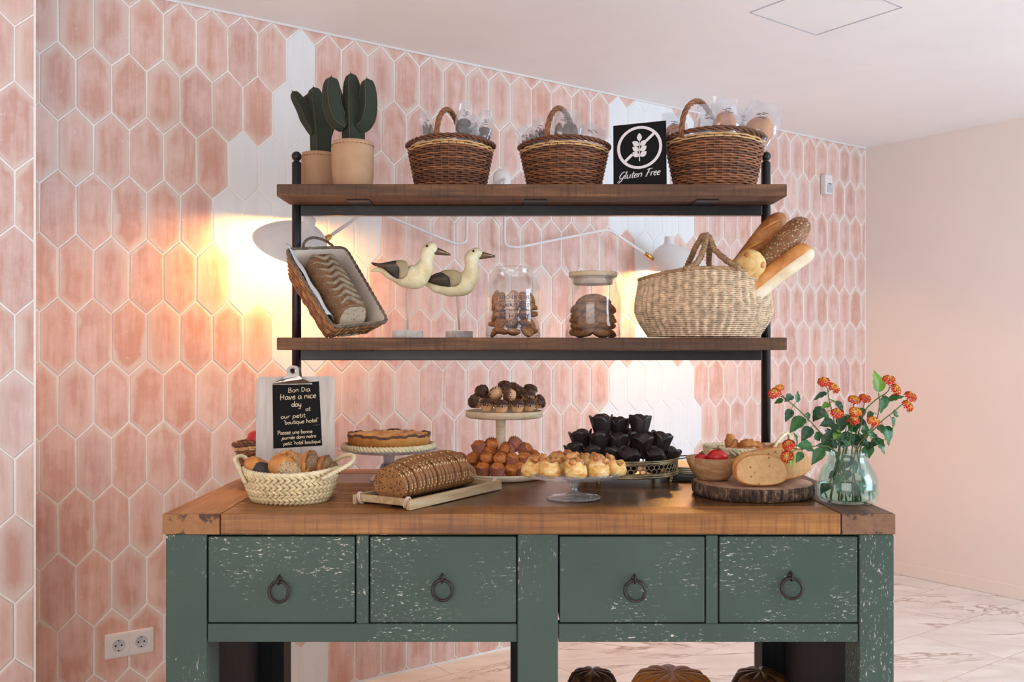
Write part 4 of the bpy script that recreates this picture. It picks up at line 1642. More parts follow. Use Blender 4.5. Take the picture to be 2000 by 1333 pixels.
def quad_basket():
    BL, BR, TL, TR = at(650, 641, 2.83), at(758, 630, 2.97), at(557, 489, 2.975), at(674, 485, 3.115)
    b, a = ((BR - BL) + (TR - TL)) / 2, ((TL - BL) + (TR - BR)) / 2
    n = b.cross(a).normalized()
    ctr = (BL + BR + TL + TR) / 4
    t = thing('tilted_basket', 'rectangular wicker bread basket tilted on its end against the left iron post', 'basket', (at(640, 0, 2.93).x, 2.93, Z2))
    o = -Vector(t.location)
    top = [BL, BR, TR, TL]
    D = 0.082
    base = [ctr + (p - ctr) * 0.80 - n * D for p in top]

    def rim_pt(cs, u):
        """rounded rectangle through four corners, u in 0..4"""
        i = int(u) % 4
        f = u - int(u)
        A, B = cs[i], cs[(i + 1) % 4]
        return A.lerp(B, f)

    def loop(q, m=96, out=0.0):
        cs = [base[i].lerp(top[i], q) for i in range(4)]
        c = sum(cs, Vector()) / 4
        P = []
        for i in range(m):
            p = rim_pt(cs, 4 * i / m)
            f = (4 * i / m) % 1
            e = min(f, 1 - f)
            if e < 0.10:
                p = p.lerp(c, 0.045 * (1 - e / 0.10) ** 1.5)
            P.append(p + (p - c).normalized() * out + o)
        return P
    mb = MB()
    rr = random.Random(4)
    rows = 13
    for k in range(rows):
        q = (k + .5) / rows
        P = loop(q, 132)
        c = sum(P, Vector()) / len(P)
        for i in range(len(P)):
            w = 0.0026 * math.cos(i * 2 * PI / 6 + PI * k)
            P[i] = P[i] + (P[i] - c).normalized() * w + n * rr.uniform(-.0012, .0012)
        mb.cur = 1 if rr.random() < .4 else 0
        mb.tube(P, 0.0036, 5, True)
    for k in range(11):
        u = (k + .5) / 11
        A, B = base[0].lerp(base[1], u) + o, base[3].lerp(base[2], u) + o
        mb.tube([A.lerp(B, i / 20) + n * .002 * math.cos(i * 2 + k * PI) for i in range(21)], 0.006, 5)
    build('woven_body', mb, [M['wicker_tan'], M['wicker']], t)
    mb = MB()
    L = loop(1.0, 96, .001)
    L = [p + n * .003 for p in L]
    braid(mb, L, 0.0034, 22, 3, 5)
    build('bound_rim', mb, M['wicker_grey'], t)
    mb = MB()
    hp = []
    h0_, h1_ = TL.lerp(TR, .30), TL.lerp(TR, .82)
    upv = (n * .1 + a.normalized()).normalized()
    for i in range(24):
        u = i / 23
        hp.append(h0_.lerp(h1_, u) + upv * (.048 * math.sin(PI * u) ** .55) + o)
    braid(mb, hp, 0.0030, 5, 3, 5, False)
    build('handle', mb, M['wicker_grey'], t)
    mb = MB()
    rings_ = []
    for q, sh in ((0.08, .86), (0.5, .90), (.97, .93), (1.04, .965)):
        P = loop(q, 64)
        c = sum(P, Vector()) / len(P)
        rr2 = random.Random(8)
        rings_.append([c + (p - c) * (sh + rr2.uniform(-.006, .006)) for p in P])
    vs = [p for r_ in rings_ for p in r_]
    fs = [tuple(range(64))]
    for i in range(3):
        for j in range(64):
            fs.append((i * 64 + j, i * 64 + (j + 1) % 64, (i + 1) * 64 + (j + 1) % 64, (i + 1) * 64 + j))
    mb.add(vs, fs)
    build('cloth_lining', mb, M['linen'], t, True, label='pale linen lining')
    # loose napkin flap on the left side
    nap = tag(build('paper_napkin', MB(), M['paper'], None), '', 'napkin')
    me = nap.data
    mb = MB()

    def fn(u, v):
        e = top[3].lerp(top[0], .02 + .80 * v)
        w_ = b.normalized()
        bulge = math.sin(PI * u)
        p = e + w_ * (.008 + u * .045) - n * (0.004 + u * 0.045) + n * (.014 * bulge) + a.normalized() * (0.030 * (1 - v) * (1 - u)) + n * .012 * (1 - v) * (1 - u)
        return p + n * .003 * math.sin(v * 17 + u * 5)
    mb.grid(fn, 8, 24)
    me.from_pydata([tuple(v) for v in mb.v], [], mb.f)
    me.polygons.foreach_set('use_smooth', [True] * len(me.polygons))
    md = nap.modifiers.new('solid', 'SOLIDIFY')
    md.thickness = .0008
    tag(nap, 'white paper napkin tucked along the left side of the tilted basket', 'napkin')
    # loaf
    ad, bd = a.normalized(), b.normalized()
    bd = (bd - ad * bd.dot(ad)).normalized()
    lc = ctr - n * (D * .93) - ad * 0.012 - bd * .002
    lf = thing('seeded_loaf', 'brown seeded tin loaf with pale ridges lying in the tilted wicker basket', 'bread', lc)
    R3 = Matrix((bd, ad, n)).transposed().to_4x4()
    Lh, Wh, Hh = a.length * .395, b.length * .245, 0.105

    def sec(y, k=1.0, edge=1.0):
        ring_ = []
        for i in range(36):
            th = 2 * PI * i / 36
            x = math.copysign(abs(math.cos(th)) ** .55, math.cos(th)) * Wh * edge
            z = math.copysign(abs(math.sin(th)) ** (.75 if math.sin(th) > 0 else .35), math.sin(th))
            z = Hh * .45 + z * Hh * (.55 if z > 0 else .45) * (edge if z > 0 else 1)
            ring_.append((x * (1 + .1 * max(0, z / Hh - .6)), y, z))
        return ring_
    mb = MB()
    mb.M = R3
    ys = [(-Lh, .93), (-Lh * .985, .98)] + [(-Lh + 2 * Lh * i / 30, 1 + .012 * math.sin(i * 1.7)) for i in range(1, 30)] + [(Lh * .985, .95), (Lh, .86)]
    cut = lambda rg, y: [(p[0], p[1] + (.34 * p[2] * max(0, -y / Lh - .6) / .4), p[2]) for p in rg]
    mb.rings([cut(sec(y, 1, e), y) for y, e in ys], False, True, True)
    build('crust', mb, M['dark_seeded'], lf)
    mb = MB()
    mb.M = R3
    s0 = cut(sec(-Lh - .0012, 1, .91), -Lh)
    mb.add(s0, [tuple(range(35, -1, -1))])
    build('cut_face', mb, M['grey_crumb'], lf, False)
    for k in range(8):
        mb = MB()
        mb.M = R3
        y0 = Lh * (.86 - .205 * k)
        P = []
        for i in range(25):
            xx = -.93 + 1.86 * i / 24
            cs_ = min(1.0, abs(xx) ** (1 / .55))
            zz_ = Hh * .45 + Hh * .55 * max(0, 1 - cs_ * cs_) ** .375
            P.append((xx * Wh * .99, y0 + .009 * math.sin(xx * 5.5 + k * .35) - .012 * xx, zz_ + .0004))
        mb.tube(P, [.0015 + .0062 * math.sin(PI * i / 24) ** .6 for i in range(25)], 8, rb=.9)
        build('floury_ridge', mb, M['grey_flour'], lf)
    return t


quad_basket()


# ------------------------------------------------------------------ wooden birds
def bird(label, pts, beak, eye, Y, stick, block, wing, band, group):
    """pts: list of (px, py, radius px, width factor) from tail to face"""
    sc = wd(1, Y)
    bx0, bz = stick[1]
    base = Vector((at(bx0, 0, Y).x, Y, Z2))
    t = thing('wooden_bird', label, 'ornament', base, 0, group)

    def q(px, py, dy=0.0):
        return Vector(((px - 1000) / F_PX * Y - base.x, dy, EYE - (py - HZ) / F_PX * Y - Z2))
    P = catmull([(p[0], p[1], 0) for p in pts], 8)
    n = len(pts)
    R, Wf = [], []
    for i in range(len(P)):
        u = i / 8
        k = min(int(u), n - 2)
        f = u - k
        f = f * f * (3 - 2 * f)
        R.append((pts[k][2] + (pts[k + 1][2] - pts[k][2]) * f) * sc)
        Wf.append(pts[k][3] + (pts[k + 1][3] - pts[k][3]) * f)
    path = [q(p[0], p[1]) for p in P]
    mb = MB()
    rings_ = []
    for i in range(len(path)):
        T = (path[min(i + 1, len(path) - 1)] - path[max(i - 1, 0)]).normalized()
        B = Vector((0, 1, 0))
        N = T.cross(B)
        rings_.append([path[i] + N * math.cos(2 * PI * j / 24) * R[i] + B * math.sin(2 * PI * j / 24) * R[i] * Wf[i] for j in range(24)])
    mb.rings(rings_)
    build('body', mb, M['bird_white'], t)
    # beak
    mb = MB()
    b0, b1, rb = q(*beak[0]), q(*beak[1]), beak[2] * sc
    mb.tube([b0.lerp(b1, i / 6) for i in range(7)], [rb * (1 - .8 * (i / 6) ** 1.2) for i in range(7)], 14, ra=1.0, rb=.7)
    bk = build('beak', mb, M['beak'], t)
    mb = MB()
    mb.tube([b0.lerp(b1, .22) + Vector((0, -rb * .62, .002)), b0.lerp(b1, .85) + Vector((0, -rb * .25, .001))], [.0009, .0004], 6)
    build('pale_line', mb, M['bird_white'], bk)
    mb = MB()
    e = q(eye[0], eye[1])
    mb.blob((e.x, -eye[2] * sc, e.z), (.0036, .002, .0036), 12, 8)
    build('eye', mb, M['black'], t)
    for nm, poly, mat, dy in (('wing', wing, M['bird_wing'], 0.0), ('wing_band', band, M['bird_grey'], 0.0015)):
        mb = MB()
        P2 = catmull([(a_, b_, 0) for a_, b_, c_ in poly], 4, True)
        cxp = sum(p[0] for p in poly) / len(poly)
        czp = sum(p[1] for p in poly) / len(poly)
        dps = [c_ for a_, b_, c_ in poly]
        m = len(P2)
        dep = [interp(i / 4.0, list(range(len(dps) + 1)), dps + [dps[0]]) for i in range(m)]
        outer = [q(p.x, p.y, -d * sc + dy) for p, d in zip(P2, dep)]
        cd = max(dps) + 2.2
        mid = [q(cxp + (p.x - cxp) * .7, czp + (p.y - czp) * .7, -(d * .4 + cd * .6) * sc + dy) for p, d in zip(P2, dep)]
        back = [q(p.x, p.y, -(d - 6) * sc + dy) for p, d in zip(P2, dep)]
        vs = back + outer + mid + [q(cxp, czp, -cd * sc + dy)]
        fs = []
        for i in range(m):
            k = (i + 1) % m
            fs += [(i, k, m + k, m + i), (m + i, m + k, 2 * m + k, 2 * m + i), (2 * m + i, 2 * m + k, 3 * m)]
        mb.add(vs, fs)
        build(nm, mb, mat, t)
    mb = MB()
    s0, s1 = q(*stick[0]), q(*stick[1])
    mb.tube([s0, s1], .0034, 10)
    build('stick', mb, M['stick'], t)
    mb = MB()
    w, d, h, rz = block
    mb.M = Matrix.Rotation(rz, 4, 'Z')
    mb.box2((-w / 2, -d / 2, 0), (w / 2, d / 2, h))
    build('base_block', mb, M['block'], t, False, .0015)
    return t


gbird = 'painted wooden birds on sticks'
bird('painted wooden bird on a stick nearest the tilted basket', [(724, 530, 2, .6), (742, 527, 5, .8), (764, 536, 11, 1), (790, 541, 21, .95), (812, 540, 25, .9), (827, 527, 19, .9), (833, 508, 12.5, 1), (836, 494, 15.5, .95), (843, 486, 13, .9), (848, 488, 10, .9), (853, 490, 6, .9)],
     ((850, 490), (880, 498), 8), (835, 482, 12.5), 2.985, ((796, 560), (796.5, 645)), (wd(57, 2.985), .045, .024, 0.0),
     [(726, 513, 0), (745, 515, 7), (775, 511, 17), (783, 519, 22), (782, 545, 24), (768, 541, 17), (748, 525, 9), (730, 519, 2)],
     [(770, 512, 16), (792, 511, 22), (799, 520, 26), (798, 538, 26), (790, 546, 25), (782, 545, 24), (781, 525, 22)], gbird)
bird('painted wooden bird on a stick nearest the glass jars', [(826, 550, 2, .6), (838, 556, 6, .8), (855, 562, 11, 1), (880, 560, 20, .95), (903, 554, 24, .9), (918, 540, 18, .9), (921, 520, 12.5, 1), (922, 505, 15.5, .95), (930, 497, 13, .9), (936, 498, 10, .9), (940, 500, 6, .9)],
     ((937, 499), (967, 501), 8), (925, 492, 12.5), 3.035, ((892, 572), (897, 645)), (wd(46, 3.035), .05, .024, 0.85),
     [(834, 548, 4), (850, 536, 12), (873, 533, 20), (879, 545, 23), (882, 561, 22), (868, 561, 16), (848, 556, 10)],
     [(862, 532, 17), (885, 529, 24), (900, 535, 26), (902, 548, 26), (896, 559, 24), (882, 561, 23), (878, 545, 23)], gbird)


# ------------------------------------------------------------------ biscuit jars
def jar(label, px, Y, prof, lid=None):
    c = at(px, 0, Y)
    t = thing('glass_jar', label, 'jar', (c.x, Y, Z2))
    mb = MB()
    mb.lathe(prof, 56)
    build('glass_body', mb, M['glass'], t)
    return t, Vector((c.x, Y, Z2))


def cookie_mesh(name, mat, r, h, seed):
    mb = MB()
    mb.blob((0, 0, 0), (r, r, h), 20, 10, lambda d: nz(d, 3, .10, seed) * (1 - .0 * d.z))
    o = build(name, mb, mat)
    return o


Y = 3.0
r1 = wd(54, Y)
j1, c1_ = jar('open glass jar of biscuits with printed words on the lower shelf', 1002, Y,
              [(0.0, .006), (r1 * .9, .006), (r1 * .97, .010), (r1 * .975, .150), (r1 * .93, .168), (r1 * .80, .188), (r1 * .74, .196), (r1 * .71, .206), (r1 * .71, .224),
               (r1 * .735, .2265), (r1 * .76, .224), (r1 * .765, .214), (r1 * .75, .208), (r1 * .78, .197), (r1 * .86, .187), (r1 * .985, .166), (r1, .150), (r1, .008), (r1 * .96, .001), (0.0, .0)])
r2 = wd(54, Y)
j2, c2_ = jar('wooden lidded glass jar of oat biscuits beside the seagrass basket', 1158, Y,
              [(0.0, .006), (r2 * .9, .006), (r2 * .97, .010), (r2 * .975, .130), (r2 * .93, .145), (r2 * .76, .182), (r2 * .74, .190), (r2 * .78, .192), (r2 * .80, .189), (r2 * .96, .146), (r2, .130), (r2, .008), (r2 * .96, .001), (0.0, .0)])
mb = MB()
mb.lathe([(0, .196), (r2 * .86, .196), (r2 * .875, .199), (r2 * .875, .208), (r2 * .86, .211), (0, .211)], 48)
ld = build('wooden_lid', mb, M['white_wood'], j2)
mb = MB()
mb.lathe([(r2 * .70, .1955), (r2 * .715, .175), (r2 * .69, .172), (0, .172)], 48)
build('cork', mb, M['stick'], ld)
mb = MB()
for k in range(2):
    P = [(r2 * .80 * math.cos(2 * PI * i / 40), r2 * .80 * math.sin(2 * PI * i / 40), .1925 + .0028 * k) for i in range(40)]
    mb.tube(P, .0022, 6, True)
build('seal_ring', mb, M['glass_stand'], ld)

rnd = random.Random(21)
pa = cookie_mesh('biscuit', M['cookie'], .030, .0085, 1)
tag(pa, 'x', 'biscuit', 'biscuits in the open jar')
gj1 = 'biscuits in the open jar'
first = True
n_c = 0
sides = ['left side', 'left front', 'front', 'right front', 'right side', 'back right', 'back', 'back left']
lay = ['bottom', 'second', 'third', 'fourth', 'top']
for L_ in range(5):
    for k in range(8 if L_ < 4 else 5):
        a = PI + 2 * PI * k / 8 + rnd.uniform(-.12, .12)
        rr = r1 * .64
        x, y = rr * math.cos(a), rr * math.sin(a)
        z = .022 + L_ * .0265 + rnd.uniform(-.002, .003)
        tilt = rnd.uniform(.35, .6) if L_ < 4 else rnd.uniform(.9, 1.3)
        if L_ in (3,) and k in (0, 1):
            tilt = 1.25
            z += .01
        rot = Euler((rnd.uniform(-.3, .3), (1.1 if (k * 7 + L_ * 3) % 5 < 2 else 0) + rnd.uniform(-.25, .25), a + rnd.uniform(-.3, .3)))
        if L_ >= 3:
            rot = Euler((0, tilt, a))
        lab = 'biscuit in the open jar, %s layer at the %s' % (lay[L_], sides[k])
        lc = c1_ + Vector((x, y, z))
        if first:
            pa.location, pa.rotation_euler, pa['label'] = lc, rot, lab
            first = False
        else:
            dup(pa, lc, rot, lab, gj1, (.80, .80, 1.15) if k % 2 else (.85, .72, 1.2))
pa.scale = (.85, .75, 1.1)
pb = cookie_mesh('oat_biscuit', M['cookie_dark'], .033, .0125, 2)
tag(pb, 'x', 'biscuit', 'oat biscuits in the lidded jar')
first = True
sides6 = ['left', 'left front', 'right front', 'right', 'back right', 'back left']
for L_ in range(6):
    for k in range(6 if L_ < 5 else 4):
        a = PI + 2 * PI * k / 6 + .3 * (L_ % 2) + rnd.uniform(-.1, .1)
        rr = r2 * .50 if L_ < 5 else r2 * .34
        x, y = rr * math.cos(a), rr * math.sin(a)
        z = .019 + L_ * .0205 + rnd.uniform(-.003, .004)
        rot = Euler((rnd.uniform(-.38, .38), rnd.uniform(-.3, .3) + (.45 if L_ >= 4 else 0.2), a))
        if L_ == 2 and k == 1 or L_ == 3 and k == 2:
            rot = Euler((0, 1.0, a))
        lab = 'oat biscuit in the lidded jar, %s layer at the %s' % ((lay[L_] if L_ < 4 else ('fifth', 'top')[L_ - 4]), sides6[k])
        lc = c2_ + Vector((x, y, z))
        if first:
            pb.location, pb.rotation_euler, pb['label'] = lc, rot, lab
            first = False
        else:
            dup(pb, lc, rot, lab, 'oat biscuits in the lidded jar', (1, .95, 1) if k % 2 else (.94, 1, 1.1))

# printed words on the open jar, wrapped round the glass
mb = MB()


def jar_text(txt, z, size, width):
    cu = bpy.data.curves.new('words', 'FONT')
    cu.body = txt
    cu.size = size
    cu.align_x = 'CENTER'
    cu.resolution_u = 2
    tmp = bpy.data.objects.new('words', cu)
    COL.objects.link(tmp)
    dg_ = bpy.context.evaluated_depsgraph_get()
    me = tmp.evaluated_get(dg_).to_mesh()
    vs = [v.co.copy() for v in me.vertices]
    fs = [list(p.vertices) for p in me.polygons]
    tmp.evaluated_get(dg_).to_mesh_clear()
    bpy.data.objects.remove(tmp)
    w = max(v.x for v in vs) - min(v.x for v in vs)
    k = width / w
    R = r1 + .0004
    out = []
    for v in vs:
        a = -PI / 2 + v.x * k / R + .06
        out.append((R * math.cos(a), R * math.sin(a), z + v.y))
    mb.add(out, fs)


for txt, z, size, w in (('KITCHEN RULES', .121, .0165, .098), ('ALWAYS SMILE', .096, .019, .098), ('LOVE EACH OTHER', .084, .009, .098), ('BE HAPPY', .059, .0255, .098), ('SHARE MEMORIES', .043, .012, .098)):
    jar_text(txt, z, size, w)
for z in (.114, .039, .033):
    R = r1 + .0004
    for i in range(20):
        a0, a1 = -PI / 2 + .06 + (i / 20 - .5) * .098 / R, -PI / 2 + .06 + ((i + 1) / 20 - .5) * .098 / R
        mb.add([(R * math.cos(a0), R * math.sin(a0), z), (R * math.cos(a1), R * math.sin(a1), z), (R * math.cos(a1), R * math.sin(a1), z + .0014), (R * math.cos(a0), R * math.sin(a0), z + .0014)], [(0, 1, 2, 3)])
build('printed_words', mb, M['label_blue'], j1, False)


# ------------------------------------------------------------------ seagrass basket with long breads
Y = 2.955
c = at(1374, 0, Y)
sb = thing('seagrass_basket', 'large round seagrass basket with knotted handles at the right of the lower shelf', 'basket', (c.x, Y, Z2))
RX, RYk = wd(132, Y), 0.70
zz0 = Z2
prof_pts = [(0.0, .80), (.10, .86), (.25, .945), (.42, 1.0), (.58, 1.0), (.75, .975), (1.0, .945)]
HB = at(0, 541, Y).z - Z2


def sprof(q):
    k = interp(q, [p[0] for p in prof_pts], [p[1] for p in prof_pts])
    return RX * k, RX * k * RYk, .004 + (HB - .006) * q


mb = MB()
rr = random.Random(5)
weave(mb, sprof, 32, 96, 0.0034, 0.0028, 1.02, None, rr, 0.0, lambda a: .014 * math.sin(a) ** 2 - .012 * math.cos(a) ** 2)
build('woven_body', mb, M['seagrass'], sb)
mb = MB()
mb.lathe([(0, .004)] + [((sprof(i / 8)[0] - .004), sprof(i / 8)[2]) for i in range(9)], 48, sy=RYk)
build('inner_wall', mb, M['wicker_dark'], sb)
mb = MB()
a_, b_, z_ = sprof(1)
path = [(a_ * math.cos(2 * PI * i / 130), b_ * math.sin(2 * PI * i / 130), HB + .002 + .014 * math.sin(2 * PI * i / 130) ** 2 - .012 * math.cos(2 * PI * i / 130) ** 2) for i in range(130)]
mb.tube(path, .0062, 8, True)
braid(mb, path, .0042, 36, 3, 5)
build('bound_rim', mb, M['rope'], sb)
qq = lambda px, py, dy: Vector(((px - 1374) * wd(1, Y), dy, EYE - (py - HZ) / F_PX * Y - Z2))
for pts in ([qq(1322, 533, -.135), qq(1340, 526, -.12), qq(1358, 508, -.08), qq(1372, 480, -.04), qq(1378, 461, -.012), qq(1386, 468, -.010), qq(1390, 490, -.04), qq(1404, 512, -.09), qq(1422, 533, -.138)],
            [qq(1346, 540, .125), qq(1352, 520, .10), qq(1360, 490, .05), qq(1371, 465, .016), qq(1380, 460, .012), qq(1389, 478, .04), qq(1398, 508, .10), qq(1402, 540, .125)]):
    p = catmull(pts, 7)
    mb = MB()
    mb.tube(p, .0085, 8)
    braid(mb, p, .0062, 14, 3, 5, False)
    build('handle', mb, M['rope'], sb)


def baguette(name, label, p0, p1, R, mat, seed, cat='bread', flat=.85, ends=.25, scores=0, smat=None, under=None):
    p0, p1 = Vector(p0), Vector(p1)
    t = thing(name, label, cat, p0, 0, 'long breads in the seagrass basket')
    d = p1 - p0
    m = 30
    P, rad = [], []
    for i in range(m + 1):
        u = i / m
        P.append(d * u + Vector((0, 0, .006 * math.sin(u * PI))))
        e = min(u / ends, (1 - u) / ends, 1.0)
        rad.append(max(.002, R * math.sqrt(max(.004, 1 - (1 - e) ** 2))) * (1 + .04 * mnoise.noise(Vector((u * 5, seed, 0)))))
    mb = MB()
    mb.tube(P, rad, 22, rb=flat, prof=lambda a, u: 1 + .05 * mnoise.noise(Vector((math.cos(a) * 2, math.sin(a) * 2 + seed, u * 9))))
    build('crust', mb, mat, t)
    if scores:
        for k in range(scores):
            mb = MB()
            u = (k + .8) / (scores + .6)
            c_ = d * u
            T = d.normalized()
            N = (Vector((-.25, -1, .45)) - T * Vector((-.25, -1, .45)).dot(T)).normalized()
            B = T.cross(N)
            P2 = [c_ + T * (v - .5) * .07 + N * (R * .95 - .012 * abs(v - .5) ** 2 * 4 * .5) + B * (v - .5) * .035 + Vector((0, 0, .006 * math.sin(u * PI))) for v in [i / 10 for i in range(11)]]
            mb.tube(P2, [.001 + .0046 * math.sin(PI * i / 10) for i in range(11)], 8)
            build('scored_ridge', mb, smat, t)
    if under:
        mb = MB()
        P3 = [p + Vector((.010, -.004, -.012)) for p in P]
        mb.tube(P3, [r * .86 for r in rad], 16, rb=flat)
        build('floury_underside', mb, under, t)
    return t


baguette('baguette', 'plain brown baguette, uppermost bread in the seagrass basket', at(1418, 566, 2.965), at(1531, 417, 2.985), wd(22, 2.97), M['brown_crust'], 1, scores=3, smat=M['gold_crust'])
baguette('seeded_bread_stick', 'seed covered baguette between the two plain ones in the seagrass basket', at(1462, 566, 2.905), at(1577, 428, 2.925), wd(26, 2.92), M['multi_seed'], 2)
baguette('baguette', 'lowest baguette with floury underside sticking out of the seagrass basket', at(1452, 582, 2.865), at(1582, 482, 2.885), wd(18, 2.87), M['gold_crust'], 3, under=M['pale_crust'], ends=.15)
ch = thing('cheese_bread', 'short pale cheese topped bread in front of the baguettes in the seagrass basket', 'bread', at(1408, 586, 2.935), 0, 'long breads in the seagrass basket')
mb = MB()
p1 = at(1484, 494, 2.845) - at(1408, 586, 2.935)
m = 22
mb.tube([p1 * (i / m) for i in range(m + 1)], [wd(29, 2.87) * math.sqrt(max(.003, 1 - (1 - min(1, (1 - i / m) / .22, (i / m) / .15)) ** 2)) for i in range(m + 1)], 24, prof=lambda a, u: 1 + .07 * mnoise.noise(Vector((math.cos(a) * 2.5, math.sin(a) * 2.5, u * 6))))
build('crust', mb, M['cheese'], ch)
T = p1.normalized()
for k in range(5):
    mb = MB()
    a = (-1.5, -.7, .1, .9, 1.6)[k]
    u = (.62, .88, .60, .90, .66)[k]
    N = Vector((0, -1, .2))
    N = (N - T * N.dot(T)).normalized()
    B = T.cross(N)
    c_ = p1 * u + (N * math.cos(a) + B * math.sin(a)) * wd(26.5, 2.87) * (1 if u < .8 else .86)
    mb.blob(c_, (.011, .007, .010), 12, 8, lambda d: nz(d, 2, .3, k))
    build('browned_patch', mb, M['gold_crust'], ch)

# ------------------------------------------------------------------ things on the table
YT = lambda py: (EYE - TZ) * F_PX / (py - HZ)      # depth of a point on the table top at this row

# straw basket with seeded rolls
Y = 2.455
c = at(568, 0, Y)
kx = wd(1, Y)
hq = lambda px, py, dy: ((px - 568) * kx, dy, EYE - (py - HZ) / F_PX * Y - TZ)
plait_basket('pale plaited straw basket of seeded rolls in front of the clipboard', (c.x, Y, TZ + .002), wd(90, Y), .096, .074, .755, 4, 46, 0.0,
             handles=[[hq(494, 938, -.070), hq(478, 917, -.045), hq(461, 899, -.01), hq(466, 896, .035), hq(486, 918, .06)],
                      [hq(640, 930, -.075), hq(664, 918, -.06), hq(688, 905, -.03), hq(690, 895, .01), hq(672, 894, .04), hq(645, 908, .065), hq(632, 924, .075)]], saddle=.008)
groll = 'small rolls in the plaited straw basket'


def roll(label, px, py, Yr, r, rot, mats, seed, cut=None):
    p = at(px, py, Yr)
    t = thing('bread_roll', label, 'bread roll', p, 0, groll, rot)
    mb = MB()
    mb.blob((0, 0, 0), r, 26, 16, lambda d: nz(d, 2.2, .10, seed))
    build('crust', mb, mats[0], t)
    mb = MB()
    mb.blob((r[0] * .12, 0, r[2] * .10), (r[0] * .96, r[1] * 1.012, r[2] * .96), 26, 16, lambda d: nz(d, 2.2, .10, seed) * (1.03 if d.x * .6 - d.y * .7 > .05 else .90))
    build('seed_topping', mb, mats[1], t)


roll('poppy seed roll at the left end of the plaited straw basket', 508, 920, 2.44, (.048, .030, .027), (0.0, .72, .0), (M['gold_crust'], M['poppy']), 1)
roll('large pale seeded roll in the front middle of the plaited straw basket', 556, 922, 2.43, (.050, .032, .036), (0.0, .95, .0), (M['gold_crust'], M['pale_seed']), 2)
roll('seeded roll tucked behind the large pale one in the plaited straw basket', 582, 922, 2.46, (.026, .026, .034), (0.1, .3, .2), (M['pale_seed'], M['pale_seed']), 3)
roll('upright dark edged roll in the middle of the plaited straw basket', 603, 912, 2.45, (.022, .024, .042), (0.0, .10, .1), (M['gold_crust'], M['dark_seeded']), 4)
roll('brown seeded roll under the right handle of the plaited straw basket', 630, 915, 2.46, (.024, .026, .034), (0.1, .2, .4), (M['brown_crust'], M['dark_seeded']), 5)
roll('dark roll at the right rim of the plaited straw basket', 645, 921, 2.46, (.022, .024, .024), (0.2, .1, .2), (M['brown_crust'], M['dark_seeded']), 6)
cr = thing('croissant', 'flaky golden croissant tip rising behind the rolls of the straw basket', 'croissant', at(566, 902, 2.51))
mb = MB()
for k in range(5):
    mb.blob((-.030 + .015 * k, .002 * k, .004 * math.sin(k * 1.4) + .010), (.013, .019 - .002 * abs(k - 2), .019 - .003 * abs(k - 2)), 16, 10, lambda d: nz(d, 3, .14, k))
build('layered_dough', mb, M['puff_top'], cr)

# wicker basket of fruit behind the clipboard
Yb = 2.86
c = at(545, 0, Yb)
gift_basket('fruit_basket', 'dark wicker basket of red fruit mostly hidden behind the clipboard', (c.x, Yb, TZ + .001), wd(84, Yb), .10, at(0, 866, Yb).z - TZ, .72, 0.0, handle=False, seed=9)
for lab, px, py, dy in (('red fruit showing at the left rim of the basket behind the clipboard', 505, 858, -.02), ('red fruit hidden behind the clipboard in the dark wicker basket', 545, 862, -.03)):
    p = at(px, py, Yb + dy)
    t = thing('apple', lab, 'fruit', p, 0)
    mb = MB()
    mb.blob((0, 0, 0), (.034, .034, .032), 24, 14, lambda d: 1 - .14 * max(0, d.z) ** 6 + .02 * math.sin(5 * math.atan2(d.y, d.x)) * max(0, -d.z))
    build('flesh', mb, M['tomato'], t)
    mb = MB()
    mb.tube([(0, 0, .026), (.002, 0, .036), (.006, .002, .046)], .0016, 6)
    build('stalk', mb, M['fruit_stem'], t)

# clipboard
Yc = 2.615
bl2, br2 = at(498, 969, Yc), at(653, 969, Yc)
cbx = (bl2.x + br2.x) / 2
CW = br2.x - bl2.x
cb = thing('clipboard', 'limed wood clipboard with a black handwritten card standing behind the straw basket', 'clipboard', (cbx, Yc, TZ + .001), 0, None, (math.radians(-5), math.radians(-.8), math.radians(-1)))
CH = .322
mb = MB()
pl_ = []
rad_ = .010
for cx_, cz_, a0 in ((CW / 2 - rad_, rad_, -90), (CW / 2 - rad_, CH - rad_, 0), (-CW / 2 + rad_, CH - rad_, 90), (-CW / 2 + rad_, rad_, 180)):
    for i in range(5):
        a = math.radians(a0 + i * 22.5)
        pl_.append((cx_ + rad_ * math.cos(a), cz_ + rad_ * math.sin(a)))
n = len(pl_)
mb.add([(p[0], 0, p[1]) for p in pl_] + [(p[0], .0045, p[1]) for p in pl_], [tuple(range(n)), tuple(range(2 * n - 1, n - 1, -1))] + [(i, n + i, n + (i + 1) % n, (i + 1) % n) for i in range(n)])
build('board', mb, M['grey_wood_z'], cb, False, .0008)
